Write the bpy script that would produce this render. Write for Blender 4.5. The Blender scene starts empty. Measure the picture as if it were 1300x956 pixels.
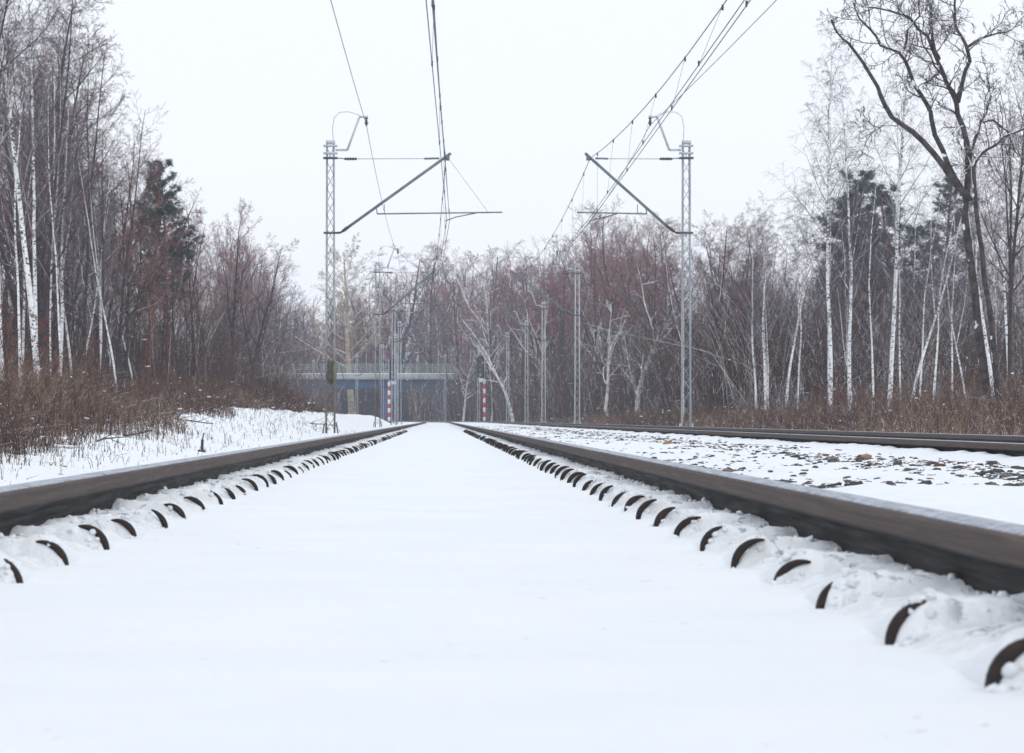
import bpy, math, random
import numpy as np
from mathutils import Vector, Matrix

R = math.radians
F = 3850.0           # focal length in photo pixels, used to turn sight lines into metres
VX, VY, CH = 557.0, 533.0, 0.127
rng = random.Random(7)
nrg = np.random.default_rng(7)

sc = bpy.context.scene
COL = sc.collection

def curve_c(Y):
    """sideways offset of the line: straight for 200 m, then bending left"""
    Y = np.asarray(Y, float)
    return -np.where(Y > 200, (Y - 200) ** 2 / 2400.0, 0.0)

def at(x, y, Y):
    return ((x - VX) * Y / F, Y, CH + (VY - y) * Y / F)

# ------------------------------------------------------------------ noise
def _h(ix, iy, seed):
    n = (ix.astype(np.int64) * 374761393 + iy.astype(np.int64) * 668265263 + seed * 982451653) & 0xffffffff
    n = ((n ^ (n >> 13)) * 1274126177) & 0xffffffff
    n = (n ^ (n >> 16)) & 0xffffffff
    return n / 4294967295.0

def vnoise(x, y, seed=0):
    x = np.asarray(x, float); y = np.asarray(y, float)
    ix = np.floor(x); iy = np.floor(y)
    fx = x - ix; fy = y - iy
    fx = fx * fx * (3 - 2 * fx); fy = fy * fy * (3 - 2 * fy)
    a = _h(ix, iy, seed); b = _h(ix + 1, iy, seed); c = _h(ix, iy + 1, seed); d = _h(ix + 1, iy + 1, seed)
    return (a * (1 - fx) + b * fx) * (1 - fy) + (c * (1 - fx) + d * fx) * fy

def fbm(x, y, seed=0, o=3):
    s = 0; a = 0.5; t = 0
    for i in range(o):
        s = s + a * (vnoise(x * 2 ** i, y * 2 ** i, seed + i * 17) * 2 - 1); t += a; a *= 0.5
    return s / t

def sst(a, b, x):
    t = np.clip((x - a) / (b - a), 0, 1)
    return t * t * (3 - 2 * t)

# ------------------------------------------------------------------ materials
def new_mat(name):
    m = bpy.data.materials.new(name); m.use_nodes = True
    nt = m.node_tree
    b = nt.nodes['Principled BSDF']
    return m, nt, b

def N(nt, typ, **kw):
    n = nt.nodes.new(typ)
    for k, v in kw.items():
        if k in n.inputs.keys(): n.inputs[k].default_value = v
        else: setattr(n, k, v)
    return n

def mixc(nt, fac, a, b):
    n = nt.nodes.new('ShaderNodeMix'); n.data_type = 'RGBA'
    for s, v in ((0, fac), (6, a), (7, b)):
        if hasattr(v, 'is_linked') or isinstance(v, bpy.types.NodeSocket): nt.links.new(v, n.inputs[s])
        else: n.inputs[s].default_value = v if s == 0 else (*v, 1)[:4]
    return n.outputs[2]

def mth(nt, op, a, b=None, c=None, clamp=False):
    n = nt.nodes.new('ShaderNodeMath'); n.operation = op; n.use_clamp = clamp
    for i, v in enumerate((a, b, c)):
        if v is None: continue
        if isinstance(v, bpy.types.NodeSocket): nt.links.new(v, n.inputs[i])
        else: n.inputs[i].default_value = v
    return n.outputs[0]

def mrange(nt, v, a, b, c=0.0, d=1.0):
    n = nt.nodes.new('ShaderNodeMapRange'); n.interpolation_type = 'SMOOTHSTEP'
    nt.links.new(v, n.inputs[0])
    for i, q in enumerate((a, b, c, d)): n.inputs[i + 1].default_value = q
    return n.outputs[0]

def noise(nt, vec, scale, detail=3, rough=0.55, stretch=None):
    if stretch:
        mp = nt.nodes.new('ShaderNodeMapping'); mp.inputs['Scale'].default_value = stretch
        nt.links.new(vec, mp.inputs[0]); vec = mp.outputs[0]
    n = nt.nodes.new('ShaderNodeTexNoise'); n.inputs['Scale'].default_value = scale
    n.inputs['Detail'].default_value = detail; n.inputs['Roughness'].default_value = rough
    nt.links.new(vec, n.inputs['Vector'])
    return n.outputs[0]

SNOW = (0.86, 0.885, 0.92)
def bark(name, c1, c2, snow=0.5, nz=0.25, scale=6, bands=None, rough=0.85, wind=0.0):
    m, nt, b = new_mat(name)
    tc = nt.nodes.new('ShaderNodeTexCoord').outputs['Object']
    ge = nt.nodes.new('ShaderNodeNewGeometry')
    n1 = noise(nt, tc, scale, 3)
    col = mixc(nt, mrange(nt, n1, .35, .65), c1, c2)
    if bands:
        nb = noise(nt, tc, 1.0, 3, .7, (9, 9, 16))
        nb2 = noise(nt, tc, 0.55, 2)
        thr = mth(nt, 'ADD', nb, mth(nt, 'MULTIPLY', nb2, .35))
        col = mixc(nt, mrange(nt, thr, .70, .76), col, bands)
    # snow lying on what faces up, broken up by noise
    sep = nt.nodes.new('ShaderNodeSeparateXYZ'); nt.links.new(ge.outputs['Normal'], sep.inputs[0])
    n2 = noise(nt, tc, 3.1, 4, .65)
    v = mth(nt, 'ADD', mth(nt, 'ADD', sep.outputs[2], mth(nt, 'MULTIPLY', sep.outputs[0], -wind)), mth(nt, 'MULTIPLY', mth(nt, 'SUBTRACT', n2, .5), 3.2))
    sm = mrange(nt, v, nz + (1 - snow) * 1.1, nz + (1 - snow) * 1.1 + .18)
    col = mixc(nt, sm, col, SNOW)
    nt.links.new(col, b.inputs['Base Color'])
    b.inputs['Roughness'].default_value = rough
    b.inputs['Specular IOR Level'].default_value = 0.2
    return m

def plain(name, c1, c2=None, rough=0.6, metal=0.0, scale=8, stretch=None, bump=0.0, spec=.4):
    m, nt, b = new_mat(name)
    tc = nt.nodes.new('ShaderNodeTexCoord').outputs['Object']
    n1 = noise(nt, tc, scale, 4, .6, stretch)
    nt.links.new(mixc(nt, mrange(nt, n1, .3, .7), c1, c2 or tuple(v * .8 for v in c1)), b.inputs['Base Color'])
    b.inputs['Roughness'].default_value = rough; b.inputs['Metallic'].default_value = metal
    b.inputs['Specular IOR Level'].default_value = spec
    if bump:
        bp = nt.nodes.new('ShaderNodeBump'); bp.inputs['Strength'].default_value = bump; bp.inputs['Distance'].default_value = .01
        nt.links.new(n1, bp.inputs['Height']); nt.links.new(bp.outputs[0], b.inputs['Normal'])
    return m

M = {}
M['birch'] = bark('birch_bark', (.84, .84, .85), (.68, .68, .69), .6, .25, 5, (.06, .055, .055))
M['birch_twig'] = bark('birch_twig', (.13, .11, .125), (.075, .062, .075), .15, .3, 3)
M['birch_limb'] = bark('birch_limb', (.34, .33, .345), (.16, .145, .16), .45, .2, 3)
M['dark'] = bark('dark_bark', (.082, .068, .068), (.04, .034, .036), .55, .3, 6, wind=.3)
M['darktwig'] = bark('dark_twig', (.085, .062, .066), (.048, .036, .042), .45, .3, 3)
M['red'] = bark('red_twig', (.32, .135, .13), (.19, .085, .088), .38, .3, 1.2)
M['brown'] = bark('brown_twig', (.165, .092, .082), (.09, .054, .052), .40, .3, 1.2)
M['pale'] = bark('pale_bark', (.66, .64, .62), (.36, .33, .32), .9, .2, 4)
M['cream'] = bark('cream_bark', (.52, .43, .32), (.34, .27, .20), .45, .2, 3)
M['locust'] = bark('locust_bark', (.085, .072, .070), (.038, .032, .033), .72, .25, 7, wind=.45)
M['pinebark'] = bark('pine_bark', (.26, .13, .08), (.12, .065, .045), .25, .3, 5)
M['needle'] = bark('pine_needles', (.07, .125, .115), (.04, .075, .075), .30, .3, 1.5)

# snow ground
def snow_mat():
    m, nt, b = new_mat('snow')
    tc = nt.nodes.new('ShaderNodeTexCoord').outputs['Object']
    sep = nt.nodes.new('ShaderNodeSeparateXYZ'); nt.links.new(tc, sep.inputs[0])
    n1 = noise(nt, tc, 3.0, 5, .6)
    col = mixc(nt, mrange(nt, n1, .3, .7), (.85, .89, .915), (.815, .86, .89))
    # soot and grit thrown on the snow over the rail fastenings
    ax = mth(nt, 'ABSOLUTE', mth(nt, 'ADD', sep.outputs[0], .065))
    near = mth(nt, 'MULTIPLY', mrange(nt, ax, .61, .645), mrange(nt, ax, .735, .69))
    n2 = noise(nt, tc, 20.0, 5, .68)
    grit = mth(nt, 'MULTIPLY', near, mrange(nt, n2, .55, .62))
    col = mixc(nt, mth(nt, 'MULTIPLY', grit, .78), col, (.20, .235, .30))
    n3 = noise(nt, tc, 24.0, 4, .65)
    mid = mth(nt, 'MULTIPLY', mrange(nt, ax, .56, .60), mrange(nt, ax, .72, .66))
    tan = mth(nt, 'MULTIPLY', mid, mrange(nt, n3, .40, .6))
    col = mixc(nt, mth(nt, 'MULTIPLY', tan, .28), col, (.50, .48, .45))
    # specks of soot and bark blown over the snow
    n5 = noise(nt, tc, 38.0, 3, .6); n6 = noise(nt, tc, 2.2, 3, .6)
    speck = mth(nt, 'MULTIPLY', mrange(nt, n5, .66, .73), mrange(nt, n6, .48, .60))
    col = mixc(nt, mth(nt, 'MULTIPLY', speck, .6), col, (.30, .33, .38))
    # twig litter on the bank
    n4 = noise(nt, tc, 13.0, 5, .8, (1, .25, 1))
    bank = mrange(nt, sep.outputs[0], -2.0, -3.0)
    col = mixc(nt, mth(nt, 'MULTIPLY', bank, mrange(nt, n4, .60, .68)), col, (.16, .12, .10))
    nt.links.new(col, b.inputs['Base Color'])
    b.inputs['Roughness'].default_value = .75
    b.inputs['Specular IOR Level'].default_value = .25
    nb = noise(nt, tc, 130.0, 4, .75)
    nb2 = noise(nt, tc, 14.0, 4, .65, (1, .6, 1))
    bp = nt.nodes.new('ShaderNodeBump'); bp.inputs['Strength'].default_value = .6; bp.inputs['Distance'].default_value = .008
    nb3 = noise(nt, tc, 55.0, 5, .75); bedm = mth(nt, 'MULTIPLY', mrange(nt, ax, .555, .585), mrange(nt, ax, .80, .75))
    nt.links.new(mth(nt, 'ADD', mth(nt, 'MULTIPLY', mth(nt, 'MULTIPLY', nb3, bedm), .8), mth(nt, 'ADD', mth(nt, 'MULTIPLY', nb, .5), nb2)), bp.inputs['Height'])
    nt.links.new(bp.outputs[0], b.inputs['Normal'])
    return m
M['snow'] = snow_mat()

def rail_mat():
    m, nt, b = new_mat('rail_steel')
    tc = nt.nodes.new('ShaderNodeTexCoord').outputs['Object']
    ge = nt.nodes.new('ShaderNodeNewGeometry')
    sp = nt.nodes.new('ShaderNodeSeparateXYZ'); nt.links.new(ge.outputs['Normal'], sp.inputs[0])
    so = nt.nodes.new('ShaderNodeSeparateXYZ'); nt.links.new(tc, so.inputs[0])
    n1 = noise(nt, tc, 1.0, 5, .6, (40, .8, 150))
    n2 = noise(nt, tc, 1.0, 4, .65, (60, 2.2, 90))
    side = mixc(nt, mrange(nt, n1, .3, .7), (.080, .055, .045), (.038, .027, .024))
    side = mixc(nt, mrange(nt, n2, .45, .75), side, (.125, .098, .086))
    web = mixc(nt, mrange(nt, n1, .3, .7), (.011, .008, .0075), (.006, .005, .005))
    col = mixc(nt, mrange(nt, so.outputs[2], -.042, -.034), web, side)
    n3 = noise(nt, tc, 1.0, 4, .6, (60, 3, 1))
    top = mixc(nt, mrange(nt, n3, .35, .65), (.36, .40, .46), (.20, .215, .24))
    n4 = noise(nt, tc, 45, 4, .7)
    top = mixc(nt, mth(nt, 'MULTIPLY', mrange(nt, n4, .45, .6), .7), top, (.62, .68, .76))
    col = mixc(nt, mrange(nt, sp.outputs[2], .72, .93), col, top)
    nt.links.new(col, b.inputs['Base Color'])
    b.inputs['Metallic'].default_value = 0; b.inputs['Specular IOR Level'].default_value = .12
    nt.links.new(mrange(nt, n2, .2, .8, .45, .7), b.inputs['Roughness'])
    bp = nt.nodes.new('ShaderNodeBump'); bp.inputs['Strength'].default_value = .12; bp.inputs['Distance'].default_value = .002
    nt.links.new(n2, bp.inputs['Height']); nt.links.new(bp.outputs[0], b.inputs['Normal'])
    return m
M['rail'] = rail_mat()
M['clip'] = plain('clip_iron', (.034, .023, .020), (.018, .013, .013), .75, 0, 60, bump=.3)
M['galv'] = plain('galvanised_steel', (.58, .61, .64), (.42, .45, .48), .55, .1, 5, (1, 1, .3))
M['galvnear'] = plain('weathered_galvanised_steel', (.42, .45, .48), (.28, .30, .33), .5, .2, 5, (1, 1, .3))
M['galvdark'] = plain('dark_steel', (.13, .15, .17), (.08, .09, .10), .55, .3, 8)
M['strut'] = plain('strut_steel', (.19, .23, .25), (.12, .15, .165), .5, .3, 3)
M['wire'] = plain('line_wire', (.07, .10, .115), (.05, .07, .08), .5, .5, 3)
M['insul'] = plain('brown_insulator', (.06, .05, .055), (.035, .03, .03), .3, 0, 8)
M['white'] = plain('white_paint', (.78, .78, .78), (.66, .66, .67), .5, 0, 6)
M['redp'] = plain('red_paint', (.50, .03, .05), (.40, .03, .04), .5, 0, 6)
M['black'] = plain('black_paint', (.012, .030, .042), (.02, .04, .05), .5, 0, 6)
M['sign'] = plain('olive_sheet', (.22, .25, .17), (.16, .19, .12), .6, .1, 14)
M['concrete'] = plain('shaded_bridge_concrete', (.085, .13, .22), (.055, .085, .15), .8, 0, .6, (1, 1, .3))  # dark blue of the hazy shade under the deck is put into the colour
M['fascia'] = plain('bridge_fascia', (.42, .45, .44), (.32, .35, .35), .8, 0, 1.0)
M['girder'] = plain('shaded_bridge_girder', (.055, .10, .20), (.04, .075, .15), .7, 0, 1.2)  # underside shade painted into the girders as a deep blue
M['railgreen'] = plain('railing_paint', (.30, .38, .35), (.24, .30, .28), .5, .1, 3)
M['glass'] = plain('car_glass', (.03, .035, .045), (.03, .03, .04), .1, 0, 3)
M['rubber'] = plain('tyre', (.02, .02, .02), (.03, .03, .03), .9, 0, 3)

def mast_rust():
    m, nt, b = new_mat('weathered_mast_steel')
    tc = nt.nodes.new('ShaderNodeTexCoord').outputs['Object']
    so = nt.nodes.new('ShaderNodeSeparateXYZ'); nt.links.new(tc, so.inputs[0])
    n1 = noise(nt, tc, 2.5, 4, .6)
    g = mixc(nt, n1, (.44, .47, .50), (.28, .30, .32))
    r = mixc(nt, n1, (.26, .19, .15), (.15, .11, .09))
    f = mrange(nt, mth(nt, 'ADD', so.outputs[2], mth(nt, 'MULTIPLY', n1, 1.6)), 1.7, 3.6)
    nt.links.new(mixc(nt, f, r, g), b.inputs['Base Color'])
    b.inputs['Roughness'].default_value = .6; b.inputs['Metallic'].default_value = .15
    return m
M['mastrust'] = mast_rust()

# ------------------------------------------------------------------ mesh builder
BOXF = [(0, 1, 3, 2), (4, 6, 7, 5), (0, 4, 5, 1), (2, 3, 7, 6), (0, 2, 6, 4), (1, 5, 7, 3)]
class MB:
    def __init__(s): s.v = []; s.f = []; s.m = []; s.n = 0; s.poly = {}
    def add(s, verts, faces, mi=0):
        s.v.append(np.asarray(verts, float)); s.f += [tuple(i + s.n for i in f) for f in faces]
        s.m += [mi] * len(faces); s.n += len(verts)
    def box(s, a, b, mi=0):
        v = [(x, y, z) for x in (a[0], b[0]) for y in (a[1], b[1]) for z in (a[2], b[2])]
        s.add(v, BOXF, mi)
    def bar(s, p, q, w, t=None, mi=0):
        """a flat bar from p to q, w wide across and t thick"""
        p = Vector(p); q = Vector(q); d = (q - p).normalized(); t = t or w
        r = Vector((0, 1, 0)) if abs(d.y) < .9 else Vector((1, 0, 0))
        a = d.cross(r).normalized(); b = d.cross(a).normalized()
        v = [tuple(e + a * i * w / 2 + b * j * t / 2) for e in (p, q) for i in (-1, 1) for j in (-1, 1)]
        s.add(v, BOXF, mi)
    def tube(s, pts, rad, k=6, mi=0):
        pts = np.asarray(pts, float)
        rad = np.full(len(pts), rad) if np.isscalar(rad) else np.asarray(rad, float)
        s.poly.setdefault((len(pts), k, mi), []).append((pts, rad))
    def lathe(s, p, q, prof, k=12, mi=0):
        """prof: (t along p->q, radius)"""
        p = np.array(p, float); q = np.array(q, float)
        s.tube([p + (q - p) * t for t, _ in prof], [r for _, r in prof], k, mi)
    def flush(s):
        V = list(s.v); nv = s.n
        loops = []; starts = []; tot = []; mats = []
        for f, m_ in zip(s.f, s.m):
            loops.append(np.array(f)); tot.append(np.array([len(f)])); mats.append(np.array([m_]))
        for (n, k, mi), L in s.poly.items():
            P = np.stack([a for a, _ in L]); Rr = np.stack([b for _, b in L])
            m = len(L)
            T = np.empty_like(P)
            T[:, 1:-1] = P[:, 2:] - P[:, :-2]; T[:, 0] = P[:, 1] - P[:, 0]; T[:, -1] = P[:, -1] - P[:, -2]
            T /= np.linalg.norm(T, axis=2, keepdims=True) + 1e-9
            mean = np.abs(T.mean(axis=1)); ax = np.argmin(mean, axis=1)
            ref = np.eye(3)[ax][:, None, :].repeat(n, 1)
            A = np.cross(T, ref); A /= np.linalg.norm(A, axis=2, keepdims=True) + 1e-9
            B = np.cross(T, A)
            th = np.arange(k) * 2 * np.pi / k
            ring = (A[:, :, None, :] * np.cos(th)[None, None, :, None] + B[:, :, None, :] * np.sin(th)[None, None, :, None])
            X = P[:, :, None, :] + ring * Rr[:, :, None, None]
            V.append(X.reshape(-1, 3))
            base = nv + (np.arange(m) * n * k)[:, None, None] + (np.arange(n - 1) * k)[None, :, None]
            j = np.arange(k); j2 = (j + 1) % k
            q = np.stack([base + j, base + j2, base + k + j2, base + k + j], axis=-1).reshape(-1, 4)
            loops.append(q.ravel()); tot.append(np.full(len(q), 4)); mats.append(np.full(len(q), mi))
            if k > 3:
                c0 = nv + (np.arange(m) * n * k)[:, None] + np.arange(k)[None, ::-1]
                c1 = nv + (np.arange(m) * n * k)[:, None] + (n - 1) * k + np.arange(k)[None, :]
                for c in (c0, c1):
                    loops.append(c.ravel()); tot.append(np.full(m, k)); mats.append(np.full(m, mi))
            nv += m * n * k
        V = np.concatenate(V) if V else np.zeros((0, 3))
        return V, np.concatenate(loops), np.concatenate(tot), np.concatenate(mats)
    def mesh(s, name, mats, smooth=False):
        V, L, T, Mi = s.flush()
        me = bpy.data.meshes.new(name)
        me.vertices.add(len(V)); me.vertices.foreach_set('co', V.astype(np.float32).ravel())
        me.loops.add(len(L)); me.loops.foreach_set('vertex_index', L.astype(np.int32))
        me.polygons.add(len(T))
        st = np.concatenate([[0], np.cumsum(T)[:-1]])
        me.polygons.foreach_set('loop_start', st.astype(np.int32))
        me.polygons.foreach_set('material_index', Mi.astype(np.int32))
        if smooth: me.polygons.foreach_set('use_smooth', np.ones(len(T), bool))
        for m in (mats if isinstance(mats, (list, tuple)) else [mats]): me.materials.append(m)
        me.update(calc_edges=True); me.validate()
        return me
    def build(s, name, mats, parent=None, smooth=False):
        return link(name, s.mesh(name, mats, smooth), parent)

def link(name, me, parent=None):
    o = bpy.data.objects.new(name, me); COL.objects.link(o)
    if parent is not None: o.parent = parent
    return o
def tag(o, label=None, cat=None, group=None, kind=None):
    if label: o['label'] = label
    if cat: o['category'] = cat
    if group: o['group'] = group
    if kind: o['kind'] = kind
    return o
def empty(name, loc, label=None, cat=None, group=None, rz=0):
    o = bpy.data.objects.new(name, None); COL.objects.link(o); o.location = loc; o.rotation_euler = (0, 0, rz)
    o.empty_display_size = .2
    return tag(o, label, cat, group)
KIDS = {}
def copy_tree(o, parent=None):
    c = o.copy(); COL.objects.link(c)
    if parent is not None: c.parent = parent
    for ch in list(o.children): copy_tree(ch, c)
    return c

# ------------------------------------------------------------------ ground
TC = -.065            # centre line of the near track
TC2 = 3.935           # centre line of the far track
CLIP_Y = [2.18 + .6 * k for k in range(140)]
def ground_z(X, Y):
    """height of the snow, X measured from the straight line (curve taken off), rail top = 0"""
    z = np.full(np.broadcast(X, Y).shape, 0.0)
    fadeY = 1 - sst(30, 60, Y)
    def bed(a, sharp, seed, inner):
        rise = sst(.570, .625, a) * .017 + sst(.63, .745, a) * .008 + .016 * (vnoise(Y * 11, Y * 0 + seed, 3) - .5) * sst(.70, .745, a)
        k = np.round((Y - 2.18) / .6); yy = Y - (2.18 + .6 * k)
        yy2 = np.where(yy < -.06, yy + .6, yy)
        g = sst(-.070, -.034, yy2) * np.exp(-(np.maximum(yy2, 0) / .15) ** 2)
        hk = .85 + .32 * _h(k + seed, k * 0 + seed, 5)
        cr = np.where(a < .613, np.sqrt(np.clip(1 - ((a - .613) / .046) ** 2, 0, 1)), 1 - .80 * sst(.62, .74, a))
        cr = np.where(a < .5675, 0, cr)
        nn = (fbm(X * 34, Y * 12, seed, 3) * .0035 + fbm(X * 7, Y * 4, seed + 5, 2) * .005) * sst(.565, .60, a)
        nn = nn + fbm(X * 55, Y * 45, seed + 9, 3) * .0042 * sst(.57, .60, a) * (1 - sst(6, 12, Y))
        nn = nn + .017 * np.exp(-((yy - .03) / .13) ** 2) * (hk - .45) * sst(.63, .72, a)
        s = -.118 + (np.where(a < .62, np.maximum(rise, .044 * g * cr * hk), rise + np.maximum(0, .044 * hk - .017) * g * cr) + nn) * inner
        return s
    a1 = np.abs(X - TC); a2 = np.abs(X - TC2)
    in1 = a1 < .7535; in2 = a2 < .7535
    s1 = bed(a1, 1, 11, 1.0); s2 = bed(a2, 1, 31, 1.0) + .005
    z = np.where(in1, s1, z); z = np.where(in2, s2, z)
    out = ~(in1 | in2)
    # shoulder beside the outer faces of the rails
    def shoulder(a, seed):
        sc_ = vnoise(Y * 1.7, Y * 0 + seed, seed) * .02
        return -.072 + sc_ - .05 * sst(.78, 1.1, a) + fbm(X * 14, Y * 9, seed, 3) * .006
    mid = (X > TC) & (X < TC2)
    zs = np.where(X < (TC + TC2) / 2, shoulder(a1, 3), shoulder(a2, 4))
    bal = sst(1.15, 1.5, X) * (1 - sst(2.75, 3.0, X))
    zs = zs + bal * (fbm(X * 2.2, Y * 1.1, 8, 3) * .030 + fbm(X * 12, Y * 9, 9, 3) * .012 + .01)
    z = np.where(out & mid, zs, z)
    # left bank
    lz = -.35 + .12 * sst(30, 80, Y)
    zl = shoulder(a1, 3)
    zl = zl + (lz + .12) * sst(1.35, 2.1, a1)
    bank = sst(-2.9, -4.8, X) * (.10 + .52 * sst(22, 70, Y))
    bank = bank + sst(-5, -12, X) * .25
    rough = sst(-1.9, -2.6, X) * (fbm(X * 1.3, Y * .7, 21, 3) * .07 + fbm(X * 7, Y * 4, 22, 3) * .022 * (1 - sst(80, 140, Y)))
    zl = zl + bank + rough
    z = np.where(out & (X < TC), zl, z)
    # right of the far track
    zr = shoulder(a2, 4) - .14 * sst(1.3, 2.0, a2) + .16 * sst(4, 9, a2) + fbm(X * .6, Y * .4, 25, 3) * .05 * sst(1.5, 3, a2)
    z = np.where(out & (X > TC2), zr, z)
    z = z + fbm(X * 2.0, Y * 1.2, 41, 2) * .005 + (fbm(X * 9, Y * 5, 43, 3) * .0030 - .0030 * np.cos(2 * np.pi * (Y - 2.18) / .6)) * (1 - sst(25, 45, Y))
    return z

def build_ground():
    ys = [-12, -8, -5, -3, -1.5, -.5, .4]
    y = 1.2
    while y < 2000:
        ys.append(y); y += (max(.0075, y * .0030) if y < 40 else max(.011, y * .0045)) if y < 500 else 60
    ys = np.array(ys)
    xs = []
    def rg(a, b, n): xs.extend(np.linspace(a, b, n, endpoint=False))
    rg(-900, -80, 10); rg(-80, -20, 20); rg(-20, -8, 24); rg(-8, -1.7, 90); rg(-1.7, TC - .84, 24)
    rg(TC - .84, TC - .762, 6)
    e = .0002
    rg(TC - .7535, TC - .745, 2); rg(TC - .745, TC - .55, 36); rg(TC - .55, TC + .55, 16); rg(TC + .55, TC + .745, 36); rg(TC + .745, TC + .7534, 2)
    rg(TC + .762, TC + .84, 6); rg(TC + .84, 1.2, 8); rg(1.2, 3.0, 80); rg(3.0, TC2 - .762, 6)
    rg(TC2 - .7534, TC2 - .55, 10); rg(TC2 - .55, TC2 + .55, 5); rg(TC2 + .55, TC2 + .7534, 10)
    rg(TC2 + .762, 5.6, 10); rg(5.6, 12, 30); rg(12, 80, 30); rg(80, 901, 10)
    xs = np.array(xs)
    U, Yg = np.meshgrid(xs, ys)
    Z = ground_z(U, Yg)
    cc = curve_c(np.minimum(Yg, 420)) * (1 - sst(30, 200, np.abs(U)))
    V = np.stack([U + cc, Yg, Z], -1).reshape(-1, 3)
    ny, nx = U.shape
    i = (np.arange(ny - 1) * nx)[:, None] + np.arange(nx - 1)[None, :]
    q = np.stack([i, i + 1, i + nx + 1, i + nx], -1).reshape(-1, 4)
    me = bpy.data.meshes.new('snowy_ground')
    me.vertices.add(len(V)); me.vertices.foreach_set('co', V.astype(np.float32).ravel())
    me.loops.add(q.size); me.loops.foreach_set('vertex_index', q.astype(np.int32).ravel())
    me.polygons.add(len(q)); me.polygons.foreach_set('loop_start', (np.arange(len(q)) * 4).astype(np.int32))
    me.polygons.foreach_set('use_smooth', np.ones(len(q), bool))
    me.materials.append(M['snow']); me.update(calc_edges=True)
    o = link('ground', me); tag(o, 'white snow covering the railway line and its banks', kind='structure')
build_ground()

GU = np.linspace(-70, 80, 1501); GY = np.concatenate([np.arange(0, 60, .25), np.arange(60, 620, 2.0)])
GT = ground_z(*np.meshgrid(GU, GY))
GYL = GY.tolist()
import bisect
def gz(X, Y):
    u = X + ((Y - 200) ** 2 / 2400.0 if Y > 200 else 0.0)
    i = min(max(int((u + 70) * 10), 0), 1499); j = min(max(bisect.bisect(GYL, Y) - 1, 0), len(GYL) - 2)
    fx = min(max((u + 70) * 10 - i, 0), 1); fy = min(max((Y - GYL[j]) / (GYL[j + 1] - GYL[j]), 0), 1)
    return float((GT[j, i] * (1 - fx) + GT[j, i + 1] * fx) * (1 - fy) + (GT[j + 1, i] * (1 - fx) + GT[j + 1, i + 1] * fx) * fy)

# ------------------------------------------------------------------ rails
RAIL_PROF = [(-.075, -.172), (-.075, -.160), (-.030, -.148), (-.010, -.135), (-.008, -.09), (-.009, -.060), (-.015, -.048), (-.0355, -.040),
             (-.036, -.034), (-.036, -.014), (-.0345, -.007), (-.030, -.0025), (-.022, -.0008), (0, 0), (.022, -.0008), (.030, -.0025), (.0345, -.007), (.036, -.014),
             (.036, -.034), (.0355, -.040), (.015, -.048), (.009, -.060), (.008, -.09), (.010, -.135), (.030, -.148), (.075, -.160), (.075, -.172)]
def rail(xc, label, clips=None):
    ys = list(np.arange(-12, 40, 2)) + list(np.arange(40, 200, 10)) + list(np.arange(200, 520, 6))
    n = len(RAIL_PROF); V = []; Fc = []
    for Y in ys:
        c = float(curve_c(Y))
        V += [(xc + c + px, Y, pz) for px, pz in RAIL_PROF]
    for i in range(len(ys) - 1):
        for j in range(n):
            j2 = (j + 1) % n
            Fc.append((i * n + j, i * n + j2, (i + 1) * n + j2, (i + 1) * n + j))
    b = MB(); b.add(V, Fc)
    b.add(V[:n], [tuple(range(n))[::-1]]); b.add(V[-n:], [tuple(range(n))])
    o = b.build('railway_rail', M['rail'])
    me = o.data
    me.polygons.foreach_set('use_smooth', np.ones(len(me.polygons), bool))
    tag(o, label, 'rail', 'rails of the two tracks')
    if clips:
        for k in range(100):
            Yc = CLIP_Y[k]
            s = clips                       # +1: clip stands on the camera-left side (right rail)
            r = random.Random(int(k * 13 + (s + 1) * 991))
            cb = MB()
            cen = .613; rad = .0475 + r.uniform(-.004, .006); a0 = 200; a1 = r.uniform(62, 112); sink = r.choice((0, 0, 0, .003, .006)); bw = r.uniform(-.0012, .0012)
            if s < 0: sink += .004; bw -= .0012; a1 += 8
            pts = []; rr = []
            tilt = r.uniform(-.15, .25); yaw = r.uniform(-.3, .3)
            for i in range(15):
                t = i / 14; an = R(a0 + (a1 - a0) * t)
                rx = math.cos(an) * rad; rz = math.sin(an) * rad * 1.02
                aa = cen + rx
                pts.append(((TC + s * aa), Yc - .047 + rx * yaw + rz * tilt, -.124 - sink + rz))
                rr.append(.0016 + (.0068 + bw) * math.sin(math.pi * min(1, .01 + t * .97)) ** 1.15)
            cb.tube(pts, rr, 8)
            cb.build('rail_clip', M['clip'], o, True)
    return o
rail(TC - .7535, 'left rail of the near track running out of the lower left corner', -1)
rail(TC + .7535, 'right rail of the near track running out of the lower right corner', 1)
rail(TC2 - .7535, 'nearer rail of the far track behind the strip of ballast')
rail(TC2 + .7535, 'farther rail of the far track below the right hand wood')

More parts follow.
